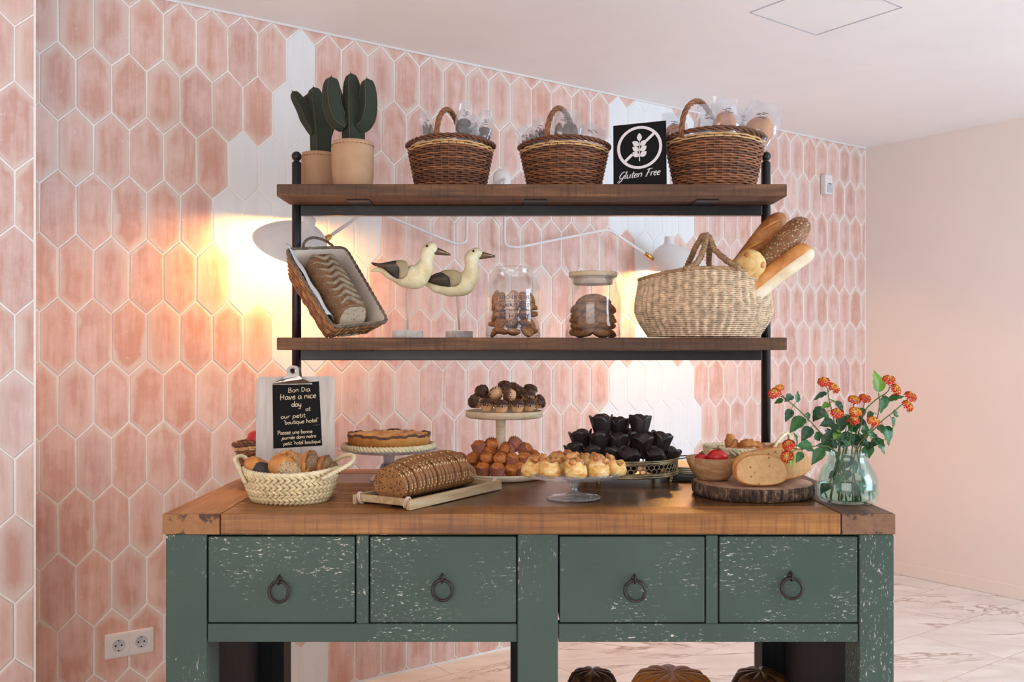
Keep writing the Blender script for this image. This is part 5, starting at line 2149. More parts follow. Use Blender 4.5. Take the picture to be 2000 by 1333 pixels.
# black card, slightly turned
cq = lambda px, py: ((px - 575.5) * wd(1, Yc), -(py - 742) * wd(1, Yc) + CH)
mb = MB()
disc_poly(mb, [cq(533, 883), cq(629, 878), cq(622, 752), cq(530, 757)], -.0003, .0007)
card = build('black_card', mb, M['black'], cb, False)
mb = MB()
u = wd(1, Yc)
for txt, px, py, wpx, size, pen, sl in (('Bon Dia', 561, 773.5, 44, 5.4, .55, .05), ('Have a nice', 545, 788, 72, 6.2, .68, .05), ('day', 568, 801.5, 20, 5.8, .68, .03), ('at', 596, 810, 10, 4.6, .6, .05),
                                ('our petit', 547, 825, 49, 4.6, .58, .06), ("'boutique hotel'", 553, 836.5, 69, 4.4, .55, .07),
                                ('Passez une bonne', 541, 856, 69, 4.2, .55, .04), ('journ%e dans notre', 549, 866, 68, 3.9, .52, .06), ("petit 'hotel boutique'", 553, 877, 75, 3.9, .52, .06)):
    p = cq(px, py)
    write(mb, txt, p[0], p[1], size * u, pen * u, sl, .02, wpx * u, -.0013)
p0, p1 = cq(612, 838.5), cq(623, 837.5)
for i in range(5):
    x, z = p0[0] + (p1[0] - p0[0]) * i / 4, p0[1] + (p1[1] - p0[1]) * i / 4
    mb.box((x, -.0014, z), (.0011, .0004, .0009))
build('handwriting', mb, M['chalk'], card, False)
# bulldog clip
mb = MB()
cz = CH - .001
for s_ in (-1, 1):
    y0 = -.001 if s_ < 0 else .0055
    prof_c = [(cq(531, 758)), (cq(609, 758)), (cq(609, 755)), (cq(592, 747.5)), (cq(585, 741)), (cq(584, 727)), (cq(579, 721.5)), (cq(571, 720)), (cq(564, 722)), (cq(560, 728)), (cq(560, 741)), (cq(551, 747.5)), (cq(531, 755))]
    n = len(prof_c)

    def yy(z):
        h = z - cq(0, 758)[1]
        return y0 + s_ * (.0008 + .013 * math.sin(min(1, h / .030) * PI * .8)) if h > .004 else y0
    mb.add([(p[0], yy(p[1]), p[1]) for p in prof_c] + [(p[0], yy(p[1]) + .0012, p[1]) for p in prof_c], [tuple(range(n)), tuple(range(2 * n - 1, n - 1, -1))] + [(i, n + i, n + (i + 1) % n, (i + 1) % n) for i in range(n)])
clipo = build('metal_clip', mb, M['steel'], cb, False, .0005)
mb = MB()
p0 = cq(572, 731)
mb.tube([(p0[0], -.013, p0[1]), (p0[0], -.0105, p0[1])], [.0092, .0098], 20)
build('hole_rim', mb, M['steel'], clipo)
mb = MB()
mb.tube([(p0[0], -.0136, p0[1]), (p0[0], -.0128, p0[1])], .0062, 20)
build('hanging_hole', mb, M['black'], clipo)
mb = MB()
mb.tube([cq(531, 757)[:1] + (-.0022,) + cq(531, 757)[1:], cq(609, 757)[:1] + (-.0022,) + cq(609, 757)[1:]], .0022, 8)
for xa, ya, xb, yb in ((563, 743, 550, 752), (579, 743, 590, 752)):
    a_, b_ = cq(xa, ya), cq(xb, yb)
    mb.tube([(a_[0], -.0128, a_[1]), (b_[0], -.0085, b_[1])], .0012, 6)
build('spring', mb, M['steel'], clipo)

# ---------------- tart on a glass stand
Yk = 2.855
c = at(760, 0, Yk)
kx = wd(1, Yk)
zt = lambda py, Y=Yk: EYE - (py - HZ) / F_PX * Y - TZ
cs = thing('glass_cake_stand', 'tall trumpet footed glass cake stand carrying the baked tart', 'cake stand', (c.x, Yk, TZ))
hp = zt(879)
mb = MB()
R = 103 * kx
mb.lathe([(0, .002), (.010, .006), (.0145, .03), (.0165, hp - .030), (.019, hp - .016), (.06, hp - .013), (.125, hp - .004), (R * .97, hp + .004), (R, hp + .006), (R * .985, hp + .0085), (R * .90, hp + .004), (.10, hp - .001), (0, hp - .003)], 72)
build('plate', mb, M['glass_tall'], cs)
mb = MB()
mb.lathe([(.0165, hp - .018), (.0185, hp - .05), (.024, .050), (.034, .024), (.052, .010), (.0575, .0065), (.058, .002), (.052, .001), (.048, .004), (.030, .020), (.020, .048), (.0145, hp - .05), (.013, hp - .018)], 56)
build('trumpet_foot', mb, M['glass_tall'], cs)
mat_ = thing('straw_mat', 'round braided straw mat under the baked tart', 'mat', (c.x, Yk, TZ + hp + .001))
mb = MB()
Rm = 87 * kx
for k in range(7):
    rr_ = Rm * (1 - k * .125)
    path = [(rr_ * math.cos(2 * PI * i / 130), rr_ * math.sin(2 * PI * i / 130), (.0105 if k == 0 else .0075) - .0004 * k) for i in range(130)]
    braid(mb, path, .0062 if k == 0 else .0045, int(24 * (1 - k * .12)), 3, 5)
mb.lathe([(0, .004), (Rm * .98, .004)], 40)
build('braided_rings', mb, M['straw_rim'], mat_)
tt = thing('tart', 'round baked tart with browned top on the glass stand', 'tart', (c.x, Yk, TZ + hp + .0145))
Rt, ht = 80.5 * kx, .037
mb = MB()
fl = lambda a, i: ((1 + .006 * math.sin(a * 9) + .004 * math.sin(a * 23), .0022 * math.sin(a * 5) + .0018 * math.sin(a * 13) if i >= 2 else 0))
mb.lathe([(0, 0), (Rt * .97, 0), (Rt * 1.0, ht * .82)], 96, rf=fl)
build('crust', mb, M['tart_crust'], tt)
mb = MB()
mb.lathe([(Rt * 1.0, ht * .80), (Rt * 1.006, ht * .93), (Rt * 1.0, ht * 1.0), (Rt * .975, ht * 1.0), (Rt * .955, ht * .86)], 96, rf=lambda a, i: (fl(a, 3)[0], fl(a, 3)[1] + .0012 * math.sin(a * 31)))
build('burnt_rim', mb, M['burnt'], tt)
mb = MB()


def tfill(u, v):
    r, a = Rt * .97 * v, 2 * PI * u
    x, y = r * math.cos(a), r * math.sin(a)
    z = ht * .93 + .005 * mnoise.noise(Vector((x * 28, y * 28, 0))) + .0032 * mnoise.noise(Vector((x * 70, y * 70, 3))) + .004 * (1 - v * v)
    return (x, y, z)


mb.grid(tfill, 72, 20, True)
build('filling', mb, M['custard'], tt)

# ---------------- sliced loaf on a tray
P0 = Vector((-.251, 2.305))
Lv = (Vector((-.029, 2.665)) - P0)
TL_ = Lv.length
ld_ = Lv.normalized()
wdir = Vector((-ld_.y, ld_.x))
TWd = .186
ang = math.atan2(ld_.y, ld_.x)
tctr = P0 + ld_ * TL_ / 2 + wdir * TWd / 2
tray = thing('wooden_tray', 'narrow bleached wooden tray with rope tied slats under the sliced loaf', 'tray', (tctr.x, tctr.y, TZ + .001), ang)
mb = MB()
mb.box2((-TL_ / 2 + .02, -TWd / 2 + .012, .006), (TL_ / 2 - .02, TWd / 2 - .012, .012))
build('base_board', mb, M['tray_base'], tray, False, .001)
for s_ in (-1, 1):
    mb = MB()
    mb.box2((-TL_ / 2, s_ * TWd / 2 - (.012 if s_ > 0 else 0), 0), (TL_ / 2, s_ * TWd / 2 + (0 if s_ > 0 else .012), .025))
    build('side_slat', mb, M['tray_wood'], tray, False, .0015)
for s_ in (-1, 1):
    mb = MB()
    x = s_ * (TL_ / 2 - .012)
    mb.box2((x - .006, -TWd / 2 + .013, .008), (x + .006, TWd / 2 - .013, .026))
    build('end_slat', mb, M['tray_wood'], tray, False, .002)
    for q_ in (-1, 1):
        mb = MB()
        yb_ = q_ * (TWd / 2 - .016)
        for k in range(2):
            yk = yb_ - q_ * .005 * k
            mb.tube([(x + .0085 * math.cos(2 * PI * i / 20), yk + q_ * .004 * math.sin(2 * PI * i / 20), .0165 + .0135 * math.sin(2 * PI * i / 20)) for i in range(20)], .0024, 7, True)
        build('rope_tie', mb, M['stick'], tray)
LW, LH = .064, .100
# slices, cut end towards the camera's left


def slice_mesh():
    mb = MB()
    ring_ = []
    for i in range(40):
        th = 2 * PI * i / 40 - PI / 2
        y = math.cos(th)
        z = math.sin(th)
        yy_ = math.copysign(abs(y) ** .92, y)
        zz_ = math.copysign(abs(z) ** (1.0 if z > 0 else .55), z)
        ring_.append((yy_ * (1 - .10 * max(0, z)), .5 + .5 * zz_))
    return ring_


sr = slice_mesh()


def loaf_slice(mats, k, t=.0125):
    mb = MB()

    def rg(x, e):
        return [(x, p[0] * LW * e, .002 + (p[1] - .5) * LH * e + LH * .5) for p in sr]
    mb.cur = 0
    mb.rings([rg(-t / 2, .972), rg(-t / 2 + .0018, 1.0), rg(t / 2 - .0018, 1.0), rg(t / 2, .972)], False, False, False)
    mb.cur = 1
    for sgn_, x in ((-1, -t / 2), (1, t / 2)):
        r_ = rg(x, .972)
        ctr_ = (x, 0, LH * .5)
        n_ = len(r_)
        mb.add(r_ + [ctr_], [((i + 1) % n_, i, n_) if sgn_ < 0 else (i, (i + 1) % n_, n_) for i in range(n_)])
    return build('bread_slice', mb, mats, None)


words = ['first', 'second', 'third', 'fourth', 'fifth', 'sixth', 'seventh', 'eighth', 'ninth', 'tenth', 'eleventh', 'twelfth', 'thirteenth', 'fourteenth', 'fifteenth', 'sixteenth', 'seventeenth', 'eighteenth', 'nineteenth', 'twentieth', 'twenty-first', 'twenty-second']
rot0 = Matrix.Rotation(ang, 3, 'Z')
base_s = loaf_slice([M['oat_crust'], M['rye_crumb']], 0)
gl_ = 'slices of the oat topped loaf on the tray'
rnd = random.Random(12)
NS = 21
x = -TL_ / 2 + .052
for k in range(NS):
    u_ = k / (NS - 1)
    sc_ = 1.0 - .34 * max(0, (u_ - .80) / .20) ** 1.6 + rnd.uniform(-.026, .026) - .17 * max(0, (.34 - u_) / .34) + .05 * math.sin(PI * u_)
    loc = Vector((tctr.x, tctr.y, TZ + .0135)) + rot0 @ Vector((x, rnd.uniform(-.002, .002) + .004, 0))
    rt = Euler((0, -0.06 + rnd.uniform(-.03, .03) - .10 * (1 - u_), ang + rnd.uniform(-.02, .02)))
    lab = 'cut end slice of the oat topped loaf, nearest the straw basket' if k == 0 else ('rounded heel slice at the far end of the oat topped loaf' if k == NS - 1 else '%s slice of the oat topped loaf counted from its cut end' % words[k])
    if k == 0:
        o = tag(base_s, lab, 'bread slice', gl_)
        o.location, o.rotation_euler, o.scale = loc, rt, (1, sc_, sc_)
    else:
        dup(base_s, loc, rt, lab, gl_, (1, sc_, sc_))
    x += .0150 + rnd.uniform(-.0004, .0014)

# ---------------- two tier stand with mini muffins
Y2 = 2.93
c = at(978, 0, Y2)
ts = thing('two_tier_stand', 'whitewashed wooden two tier stand of mini muffins', 'stand', (c.x, Y2, TZ))
mb = MB()
Rl = .1445
mb.lathe([(0, 0), (Rl * .9, 0), (Rl * .96, .004), (Rl, .016), (Rl * .99, .020), (Rl * .95, .020), (Rl * .93, .0135), (0, .0125)], 72)
build('lower_plate', mb, M['white_wood'], ts)
hu = EYE - (806 - HZ) / F_PX * Y2 - TZ
mb = MB()
mb.lathe([(0.020, .0128), (.0195, .03), (.0165, .075), (.0145, .12), (.0155, hu - .03), (.018, hu - .016)], 24)
build('column', mb, M['white_wood'], ts)
mb = MB()
Ru = .121
ux = wd(7, Y2)
mb.lathe([(0, hu - .016), (Ru * .94, hu - .016), (Ru, hu - .011), (Ru, hu + .004), (Ru * .985, hu + .006), (Ru * .95, hu + .005), (Ru * .93, hu), (0, hu - .001)], 72, (ux, 0, 0))
build('upper_plate', mb, M['white_wood'], ts)


def mini_muffin(name, label, case_m, cake_m, group, top_m=None, case=True, R=.0215, h=.0235, dome=1.03):
    t = thing(name, label, 'muffin', (0, 0, 0), 0, group)
    if case:
        mb = MB()
        mb.lathe([(0, 0), (R * .70, 0), (R * .72, .001), (R * 1.02, h)], 80, rf=lambda a, i: (1 + (.07 if i > 1 else 0.03) * math.cos(a * 20), .0010 * math.cos(a * 20) if i == 3 else 0))
        build('paper_case', mb, case_m, t)
    mb = MB()
    mb.lathe([(0, .001), (R * .66, .0015), (R * .94, h * .96)], 32)
    mb.blob((0, 0, h * .92), (R * dome, R * dome, R * .62), 28, 14, lambda d: nz(d, 2.6, .13, 3.3) * nz(d, 7.0, .10, 1.3))
    ck = build('cake', mb, cake_m, t)
    if top_m:
        mb = MB()
        rr = random.Random(2)
        for k in range(5):
            y0 = (-.6 + .3 * k) * R
            P = []
            for i in range(13):
                x_ = (-1 + i / 6) * math.sqrt(max(.05, 1 - (y0 / R) ** 2)) * R * .92
                yk = y0 + .003 * math.sin(i * 1.3 + k)
                rr_ = min(.98, math.hypot(x_, yk) / (R * 1.03))
                P.append((x_, yk, h * .92 + R * .64 * math.sqrt(1 - rr_ ** 2)))
            mb.tube(P, .0024, 6)
        build('icing', mb, top_m, ck)
    return t


gu = 'chocolate topped mini muffins on the upper tier'
glw = 'amber mini muffins on the lower tier'
src_u = mini_muffin('mini_muffin', 'x', M['gold_case'], M['choc'], gu, M['burnt'])
src_ub = mini_muffin('mini_muffin', 'x', M['gold_case'], M['brownie'], gu, None)
src_l = mini_muffin('mini_muffin', 'x', M['brown_case'], M['amber_cake'], glw, None, True, .0215, .0275, .90)
src_ln = mini_muffin('mini_muffin', 'x', M['brown_case'], M['amber_cake'], glw, None, False)
used_src = {}


def place(src, label, px, py, Yp, tilt, dirn, group, scale=1.0):
    """tilt from upright, leaning towards screen direction dirn (0 right, 90 away, -90 to the viewer, 180 left)"""
    p = at(px, py, Yp)
    ax = Vector((-math.sin(math.radians(dirn)), math.cos(math.radians(dirn)), 0))
    R3 = Matrix.Rotation(math.radians(tilt), 3, ax)
    loc = p - R3 @ Vector((0, 0, .017 * scale))
    rot = R3.to_euler()
    if src.name not in used_src:
        used_src[src.name] = 1
        src.location, src.rotation_euler, src.scale = loc, rot, (scale,) * 3
        src['label'] = label
        return src
    return dup(src, loc, rot, label, group, scale)


def c8(x, y):
    return 900 + x / 6.35, 740 + y / 6.35


UP = [(src_u, 'chocolate mini muffin facing left at the left edge of the upper tier', 180, 285, 2.90, 70, -140),
      (src_u, 'chocolate mini muffin above the leftmost one on the upper tier', 265, 165, 2.93, 62, -110),
      (src_u, 'upright chocolate mini muffin at the front left of the upper tier', 325, 325, 2.855, 8, -90),
      (src_u, 'upright pale cased mini muffin at the front centre of the upper tier', 500, 345, 2.835, 6, -90),
      (src_ub, 'brown mini muffin tipped back, second row left on the upper tier', 435, 185, 2.90, -50, -60),
      (src_ub, 'brown mini muffin tipped left with its case showing, middle of the upper tier', 600, 205, 2.885, 78, -160),
      (src_u, 'topmost chocolate mini muffin of the upper tier', 545, 110, 2.95, 22, -90),
      (src_ub, 'golden mini muffin right of the topmost one on the upper tier', 650, 125, 2.955, 30, -60),
      (src_u, 'upright chocolate mini muffin at the front right of the upper tier', 700, 340, 2.85, 8, -60),
      (src_u, 'dark chocolate mini muffin in the gap right of the tipped brown one', 730, 185, 2.93, 55, -60),
      (src_u, 'chocolate mini muffin standing in the second row right of the upper tier', 835, 220, 2.90, 14, -80),
      (src_u, 'chocolate mini muffin at the back right top of the upper tier', 860, 150, 2.96, 20, -45),
      (src_u, 'chocolate mini muffin second from the right edge in the front of the upper tier', 845, 320, 2.87, 16, -70),
      (src_u, 'chocolate mini muffin lying to the right at the right edge of the upper tier', 965, 290, 2.91, 66, -15),
      (src_u, 'chocolate mini muffin in the shade behind the upright pale cased one', 610, 300, 2.90, 10, -90),
      (src_u, 'chocolate mini muffin behind the front left one on the upper tier', 390, 250, 2.925, 20, -90)]
for s_, lab, x, y, Yp, ti, dr in UP:
    px, py = c8(x, y)
    place(s_, lab, px, py, Yp, ti, dr, gu, 1.0)
LO = [(src_ln, 'caseless amber mini muffin at the left of the lower tier', 155, 1000, 2.90, 40, -120),
      (src_l, 'amber mini muffin on top of the left pile of the lower tier', 228, 860, 2.92, 8, 150),
      (src_l, 'amber mini muffin leaning on the column from the left', 385, 835, 2.93, 50, -70),
      (src_l, 'amber mini muffin in the middle row left of the lower tier', 322, 1010, 2.87, 42, -90),
      (src_ln, 'caseless amber mini muffin between the column and the left pile', 365, 920, 2.91, 25, -40),
      (src_l, 'amber mini muffin facing the viewer below the column', 490, 1010, 2.86, 55, -95),
      (src_l, 'amber mini muffin at the front left of the lower tier', 275, 1140, 2.83, 6, -90),
      (src_l, 'amber mini muffin with a yellow fruit piece at the front centre of the lower tier', 455, 1145, 2.82, 6, -90),
      (src_l, 'amber mini muffin leaning right in the middle row of the lower tier', 635, 1020, 2.86, 22, 0),
      (src_l, 'amber mini muffin facing left, right of the column', 575, 890, 2.89, 72, -135),
      (src_l, 'amber mini muffin showing its case, highest right of the column', 665, 820, 2.93, -62, -120),
      (src_l, 'amber mini muffin tipped over at the right of the lower pile', 800, 895, 2.92, -55, 170),
      (src_l, 'amber mini muffin standing at the right of the middle row', 790, 1010, 2.87, 6, -90),
      (src_ln, 'caseless amber mini muffin in the front row right of centre', 625, 1140, 2.83, 10, -90),
      (src_l, 'amber mini muffin in the front row beside the pastry stand', 735, 1130, 2.85, 12, -70),
      (src_l, 'amber mini muffin at the far right behind the pastries', 890, 975, 2.93, 30, -20),
      (src_l, 'amber mini muffin peeping over the far end of the sliced loaf', -15, 1010, 2.955, 10, -90)]
for s_, lab, x, y, Yp, ti, dr in LO:
    px, py = c8(x, y)
    place(s_, lab, px, py, Yp, ti, dr, glw, 1.12 if s_ is src_l else 1.05)

# ---------------- low glass stand with puff pastries
Y3 = 2.505
c = at(1120, 0, Y3)
gs = thing('low_glass_stand', 'low clear glass cake stand of puff pastries in front of the muffins', 'cake stand', (c.x, Y3, TZ))
hp = EYE - (925 - HZ) / F_PX * Y3 - TZ
Rp = wd(102, Y3)
scal = lambda a, i: (1 + (.014 * math.cos(a * 22) if i in (2, 3, 4) else 0), 0)
mb = MB()
mb.lathe([(.012, hp - .017), (Rp * .55, hp - .015), (Rp * .93, hp - .006), (Rp, hp + .006), (Rp * .985, hp + .008), (Rp * .92, hp + .002), (Rp * .5, hp - .004), (0, hp - .0045)], 132, rf=scal)
build('plate', mb, M['glass_stand'], gs)
mb = MB()
Rf = wd(53, Y3)
mb.lathe([(.0175, hp - .0150), (.0165, hp - .019), (.0115, hp - .034), (.011, .020), (.016, .0155), (.030, .011), (Rf * .95, .0065), (Rf, .0035), (Rf * .97, .001), (Rf * .8, .003), (.02, .007), (0, .008)], 132, rf=lambda a, i: (1 + (.02 * math.cos(a * 16) if i in (6, 7, 8) else 0), 0))
build('foot', mb, M['glass_stand'], gs)


def pastry_mesh(t, seed):
    rr = random.Random(seed)
    R, h = .0272, .041
    ph = [rr.uniform(0, 6.28) for _ in range(4)]
    hi = rr.uniform(.28, .48)

    def top(a):
        return 1 + hi * max(-.42, math.sin(a + ph[0])) * .9 + .14 * math.sin(2 * a + ph[1]) + .06 * math.sin(5 * a + ph[2])
    mb = MB()
    prof_p = [(0, 0), (.86, 0), (1.0, .10), (1.08, .35), (1.05, .62), (.98, .85), (.93, 1.0), (.82, 1.02), (.72, .85), (.5, .62), (0, .55)]
    mb.lathe([(r * R, z * h) for r, z in prof_p], 48, rf=lambda a, i: (1 + .05 * math.sin(2 * a + ph[3]) + .035 * mnoise.noise(Vector((math.cos(a) * 3, math.sin(a) * 3, i * .8 + seed))), (h * (top(a) - 1) * (prof_p[i][1] if i < 8 else .55) if i >= 2 else 0)))
    build('pastry_cup', mb, M['puff'], t)
    mb = MB()
    for k in range(4):
        a = ph[0] + rr.uniform(-1.2, 1.2) + (k - 1.5) * .5
        r = R * rr.uniform(.45, .85)
        mb.blob((r * math.cos(a), r * math.sin(a), h * (.82 + .25 * rr.random() + .25 * max(0, math.sin(a + ph[0])))), (.012, .009, .0085), 12, 8, lambda d: nz(d, 2.5, .35, seed + k))
    build('browned_top', mb, M['puff_top'], t)


gp = 'puff pastries on the low glass stand'
cr5 = lambda x, y: (1000 + x / 5.88, 800 + y / 5.88)
for i, (lab, x, y, Yp, sc_) in enumerate([('puff pastry at the left end of the front row on the glass stand', 232, 668, 2.455, .94), ('puff pastry second from left with a deep open cup', 440, 680, 2.425, 1.0), ('broad round puff pastry in the middle of the front row', 735, 690, 2.415, 1.06),
                                          ('puff pastry second from right with a tall peak', 995, 668, 2.43, 1.0), ('puff pastry at the right end of the front row on the glass stand', 1190, 640, 2.47, .94), ('puff pastry behind the left end of the front row', 360, 575, 2.54, .92),
                                          ('puff pastry behind the deep open cup', 520, 580, 2.535, .95), ('puff pastry with a browned frill at the back centre', 740, 560, 2.56, 1.05), ('puff pastry at the back right of centre', 890, 570, 2.545, .95), ('puff pastry behind the tall peaked one', 1010, 565, 2.575, .9), ('puff pastry hidden in the middle of the glass stand', 640, 610, 2.49, .9)]):
    px, py = cr5(x, y)
    p = at(px, 0, Yp)
    t = thing('puff_pastry', lab, 'pastry', (p.x, Yp, TZ + hp - .0005), i * 1.3, gp)
    pastry_mesh(t, i + 1)
    t.scale = (sc_,) * 3

# ---------------- pierced metal tray with dark muffins
Y4 = 2.905
c = at(1219, 0, Y4)
mt = thing('pierced_metal_tray', 'round pierced metal tray with wire handles full of dark chocolate muffins', 'tray', (c.x, Y4, TZ))
Rm = wd(103, Y4)
zb, zt_ = EYE - (937 - HZ) / F_PX * (Y4 - Rm) - TZ, EYE - (904 - HZ) / F_PX * (Y4 - Rm) - TZ
mb = MB()
mb.lathe([(0, zb), (Rm * .99, zb), (Rm * .99, zb + .002), (0, zb + .002)], 64)
build('tray_floor', mb, M['pewter'], mt)
mb = MB()
circ = lambda r, z, n=96: [(r * math.cos(2 * PI * i / n), r * math.sin(2 * PI * i / n), z) for i in range(n)]
mb.tube(circ(Rm, zb + .002), .0032, 8, True)
mb.lathe([(Rm, zb + .004), (Rm + .0008, zb + .012), (Rm - .001, zb + .012), (Rm - .001, zb + .004), (Rm, zb + .004)], 96)
mb.lathe([(Rm, zt_ - .010), (Rm + .001, zt_ - .001), (Rm - .001, zt_ - .001), (Rm - .001, zt_ - .010), (Rm, zt_ - .010)], 96)
mb.tube(circ(Rm + .0005, zt_), .0026, 8, True)
mb.tube(circ(Rm + .0012, zt_ - .006), .0014, 6, True)
mb.tube(circ(Rm + .0012, zb + .008), .0014, 6, True)
h_ = (zt_ - .010) - (zb + .012)
nr = 56
for k in range(nr):
    a0 = 2 * PI * k / nr
    for rw in range(2):
        a1 = a0 + (PI / nr if rw else 0)
        zc_ = zb + .012 + h_ * (.27 + .46 * rw)
        P = []
        for i in range(10):
            b_ = 2 * PI * i / 10
            aa = a1 + math.cos(b_) * .0088 / Rm
            P.append((Rm * math.cos(aa), Rm * math.sin(aa), zc_ + math.sin(b_) * h_ * .27))
        mb.tube(P, .0013, 5, True)
build('pierced_gallery', mb, M['pewter'], mt)
for a in (-.55, -2.2, .8, 2.4):
    mb = MB()
    r = Rm * .93
    mb.tube([(r * math.cos(a), r * math.sin(a), zb), (r * 1.02 * math.cos(a), r * 1.02 * math.sin(a), zb * .5), (r * .99 * math.cos(a), r * .99 * math.sin(a), .003), (r * 1.03 * math.cos(a), r * 1.03 * math.sin(a), .001)], [.007, .005, .006, .007], 10)
    build('foot', mb, M['pewter'], mt)
for s_ in (-1, 1):
    mb = MB()
    P = catmull([(s_ * Rm * .985, -.035, zt_ - .004), (s_ * (Rm + .02), -.03, zt_ - .002), (s_ * (Rm + .032), 0, zt_ + .002), (s_ * (Rm + .02), .03, zt_ - .002), (s_ * Rm * .985, .035, zt_ - .004)], 8)
    braid(mb, P, .0016, 9, 2, 5, False)
    build('wire_handle', mb, M['pewter'], mt)


def tulip_muffin(label, loc, rot, sc_, group):
    t = thing('chocolate_muffin', label, 'muffin', loc, 0, group, rot)
    t.scale = (sc_,) * 3
    R, h = .034, .064
    mb = MB()

    def wr(u, v):
        a = 2 * PI * u
        pk = abs(math.cos(2 * a + .3)) ** .7
        f = .62 + .40 * v + .08 * v * v * (pk - .6)
        fold = 1 + .03 * math.sin(8 * a + .6) * v + .05 * v * abs(math.cos(2 * a + .3))
        z = h * v * (.80 + .34 * pk * v)
        return (R * f * fold * math.cos(a), R * f * fold * math.sin(a), z)
    mb.grid(wr, 72, 12, True)
    mb.lathe([(0, .0005), (R * .62, .0005)], 32)
    build('tulip_case', mb, M['tulip_case'], t, True, 0, 0, None, .0007)
    mb = MB()
    mb.lathe([(0, .003), (R * .58, .003), (R * .90, h * .80)], 28)
    mb.blob((0, 0, h * .82), (R * .96, R * .96, R * .66), 24, 14, lambda d: nz(d, 2.4, .16, 5.1))
    build('cake', mb, M['choc_cake'], t)
    return t


gm = 'dark chocolate muffins on the pierced tray'
src_m = None
DM = [('dark chocolate muffin at the top left of the pile', 1030, 195, 2.90, .08, 3.4), ('dark chocolate muffin in the top middle of the pile', 1225, 225, 2.925, .05, .4), ('dark chocolate muffin at the top right with one paper point sticking up', 1470, 200, 2.895, .06, 1.0),
      ('dark chocolate muffin at the left end of the middle row', 800, 370, 2.90, .16, 3.0), ('dark chocolate muffin second from left in the middle row', 1015, 395, 2.86, .05, 2.0), ('dark chocolate muffin in the centre of the middle row', 1230, 415, 2.85, .05, 1.2),
      ('dark chocolate muffin bulging forward in the middle row', 1490, 415, 2.83, .22, -1.5), ('dark chocolate muffin at the right end of the middle row', 1700, 400, 2.88, .22, -.2),
      ('dark chocolate muffin low at the left of the tray behind the pastries', 740, 520, 2.86, .15, 2.8), ('dark chocolate muffin low behind the middle pastries', 930, 560, 2.83, .1, 1.0), ('dark chocolate muffin low in the front of the tray right of the pastries', 1350, 590, 2.80, .3, -1.8), ('dark chocolate muffin low at the front right of the tray', 1640, 590, 2.82, .25, -1.0),
      ('dark chocolate muffin low at the right rim of the tray', 1790, 560, 2.89, .3, 0.0), ('dark chocolate muffin low in the middle of the tray', 1140, 570, 2.815, .1, .5), ('dark chocolate muffin at the back of the middle row', 1350, 360, 2.95, .0, .5)]
for lab, x, y, Yp, ti, dr in DM:
    px, py = cr5(x, y)
    p = at(px, py, Yp)
    ax = Vector((-math.sin(dr), math.cos(dr), 0))
    R3 = Matrix.Rotation(ti, 3, ax) @ Matrix.Rotation(dr * 2 + x * .01, 3, 'Z')
    sc_ = .98
    loc = p - R3 @ Vector((0, 0, .036 * sc_))
    low = TZ + zb + .003
    if loc.z < low:
        loc.z = low
    if src_m is None:
        src_m = tulip_muffin(lab, loc, R3.to_euler(), sc_, gm)
    else:
        dup(src_m, loc, R3.to_euler(), lab, gm, sc_)

# ---------------- plate, folded napkin and tongs behind the pierced tray
p = at(1345, 0, 3.02)
cp = thing('cream_plates', 'stack of cream plates between the pierced tray and the wooden bowl', 'plates', (p.x, 3.0, TZ))
mb = MB()
for k in range(4):
    z = .004 + .006 * k
    mb.lathe([(0, z - .003), (.062, z - .003), (.095, z + .008), (.097, z + .010), (.094, z + .011), (.062, z), (0, z)], 48)
build('plates', mb, M['cream_china'], cp)
p = at(1342, 938, 2.86)
t = tag(build('folded_napkin', MB(), M['napkin']), 'dark folded napkin lying in front of the cream plates', 'napkin')
mb = MB()
for k in range(3):
    z = .002 + .0052 * k
    mb.grid(lambda u, v: (p.x - .055 + .11 * u, p.y - .035 + .07 * v, TZ + z + .0018 * math.sin(u * 5 + k) + .003 * abs(v - .5) * (k + 1) * .4), 14, 8)
t.data.from_pydata([tuple(v) for v in mb.v], [], mb.f)
t.data.polygons.foreach_set('use_smooth', [True] * len(t.data.polygons))
md = t.modifiers.new('solid', 'SOLIDIFY')
md.thickness = .0042
md.offset = 0

# ---------------- log slice board, bowl of tomatoes, sliced white loaf
Y5 = 2.585
c = at(1470, 0, Y5)
RL = wd(118, Y5)
lg = thing('log_slice_board', 'round log slice board with rough bark edge under the sliced white loaf', 'board', (c.x, Y5, TZ))
LHt = .0345
mb = MB()
bk = lambda a, i: (1 + .012 * math.sin(a * 3 + 1) + .010 * math.sin(a * 7) + .012 * mnoise.noise(Vector((math.cos(a) * 9, math.sin(a) * 9, i * .9))) + .010 * mnoise.noise(Vector((math.cos(a) * 30, math.sin(a) * 30, i * 1.1))), 0)
mb.lathe([(RL * .95, .0004), (RL * .98, .006), (RL * .985, .012), (RL * .99, .018), (RL * .985, .024), (RL * .985, .030), (RL * .965, LHt)], 190, rf=bk)
build('bark', mb, M['bark'], lg)
mb = MB()
mb.lathe([(0, LHt - .001), (RL * .5, LHt - .001), (RL * .955, LHt - .0004), (RL * .962, LHt - .004)], 120, rf=lambda a, i: (bk(a, 6)[0] if i >= 2 else 1, 0))
mb.lathe([(0, .0006), (RL * .945, .0006)], 60)
build('sawn_face', mb, M['slice_top'], lg)
zL = TZ + LHt
Yw = 2.625
c = at(1392, 0, Yw)
bw = thing('wooden_bowl', 'mango wood bowl with red tomatoes on the log slice board', 'bowl', (c.x, Yw, zL))
hb = EYE - (893 - HZ) / F_PX * Yw - zL
Rb = wd(52, Yw)
mb = MB()
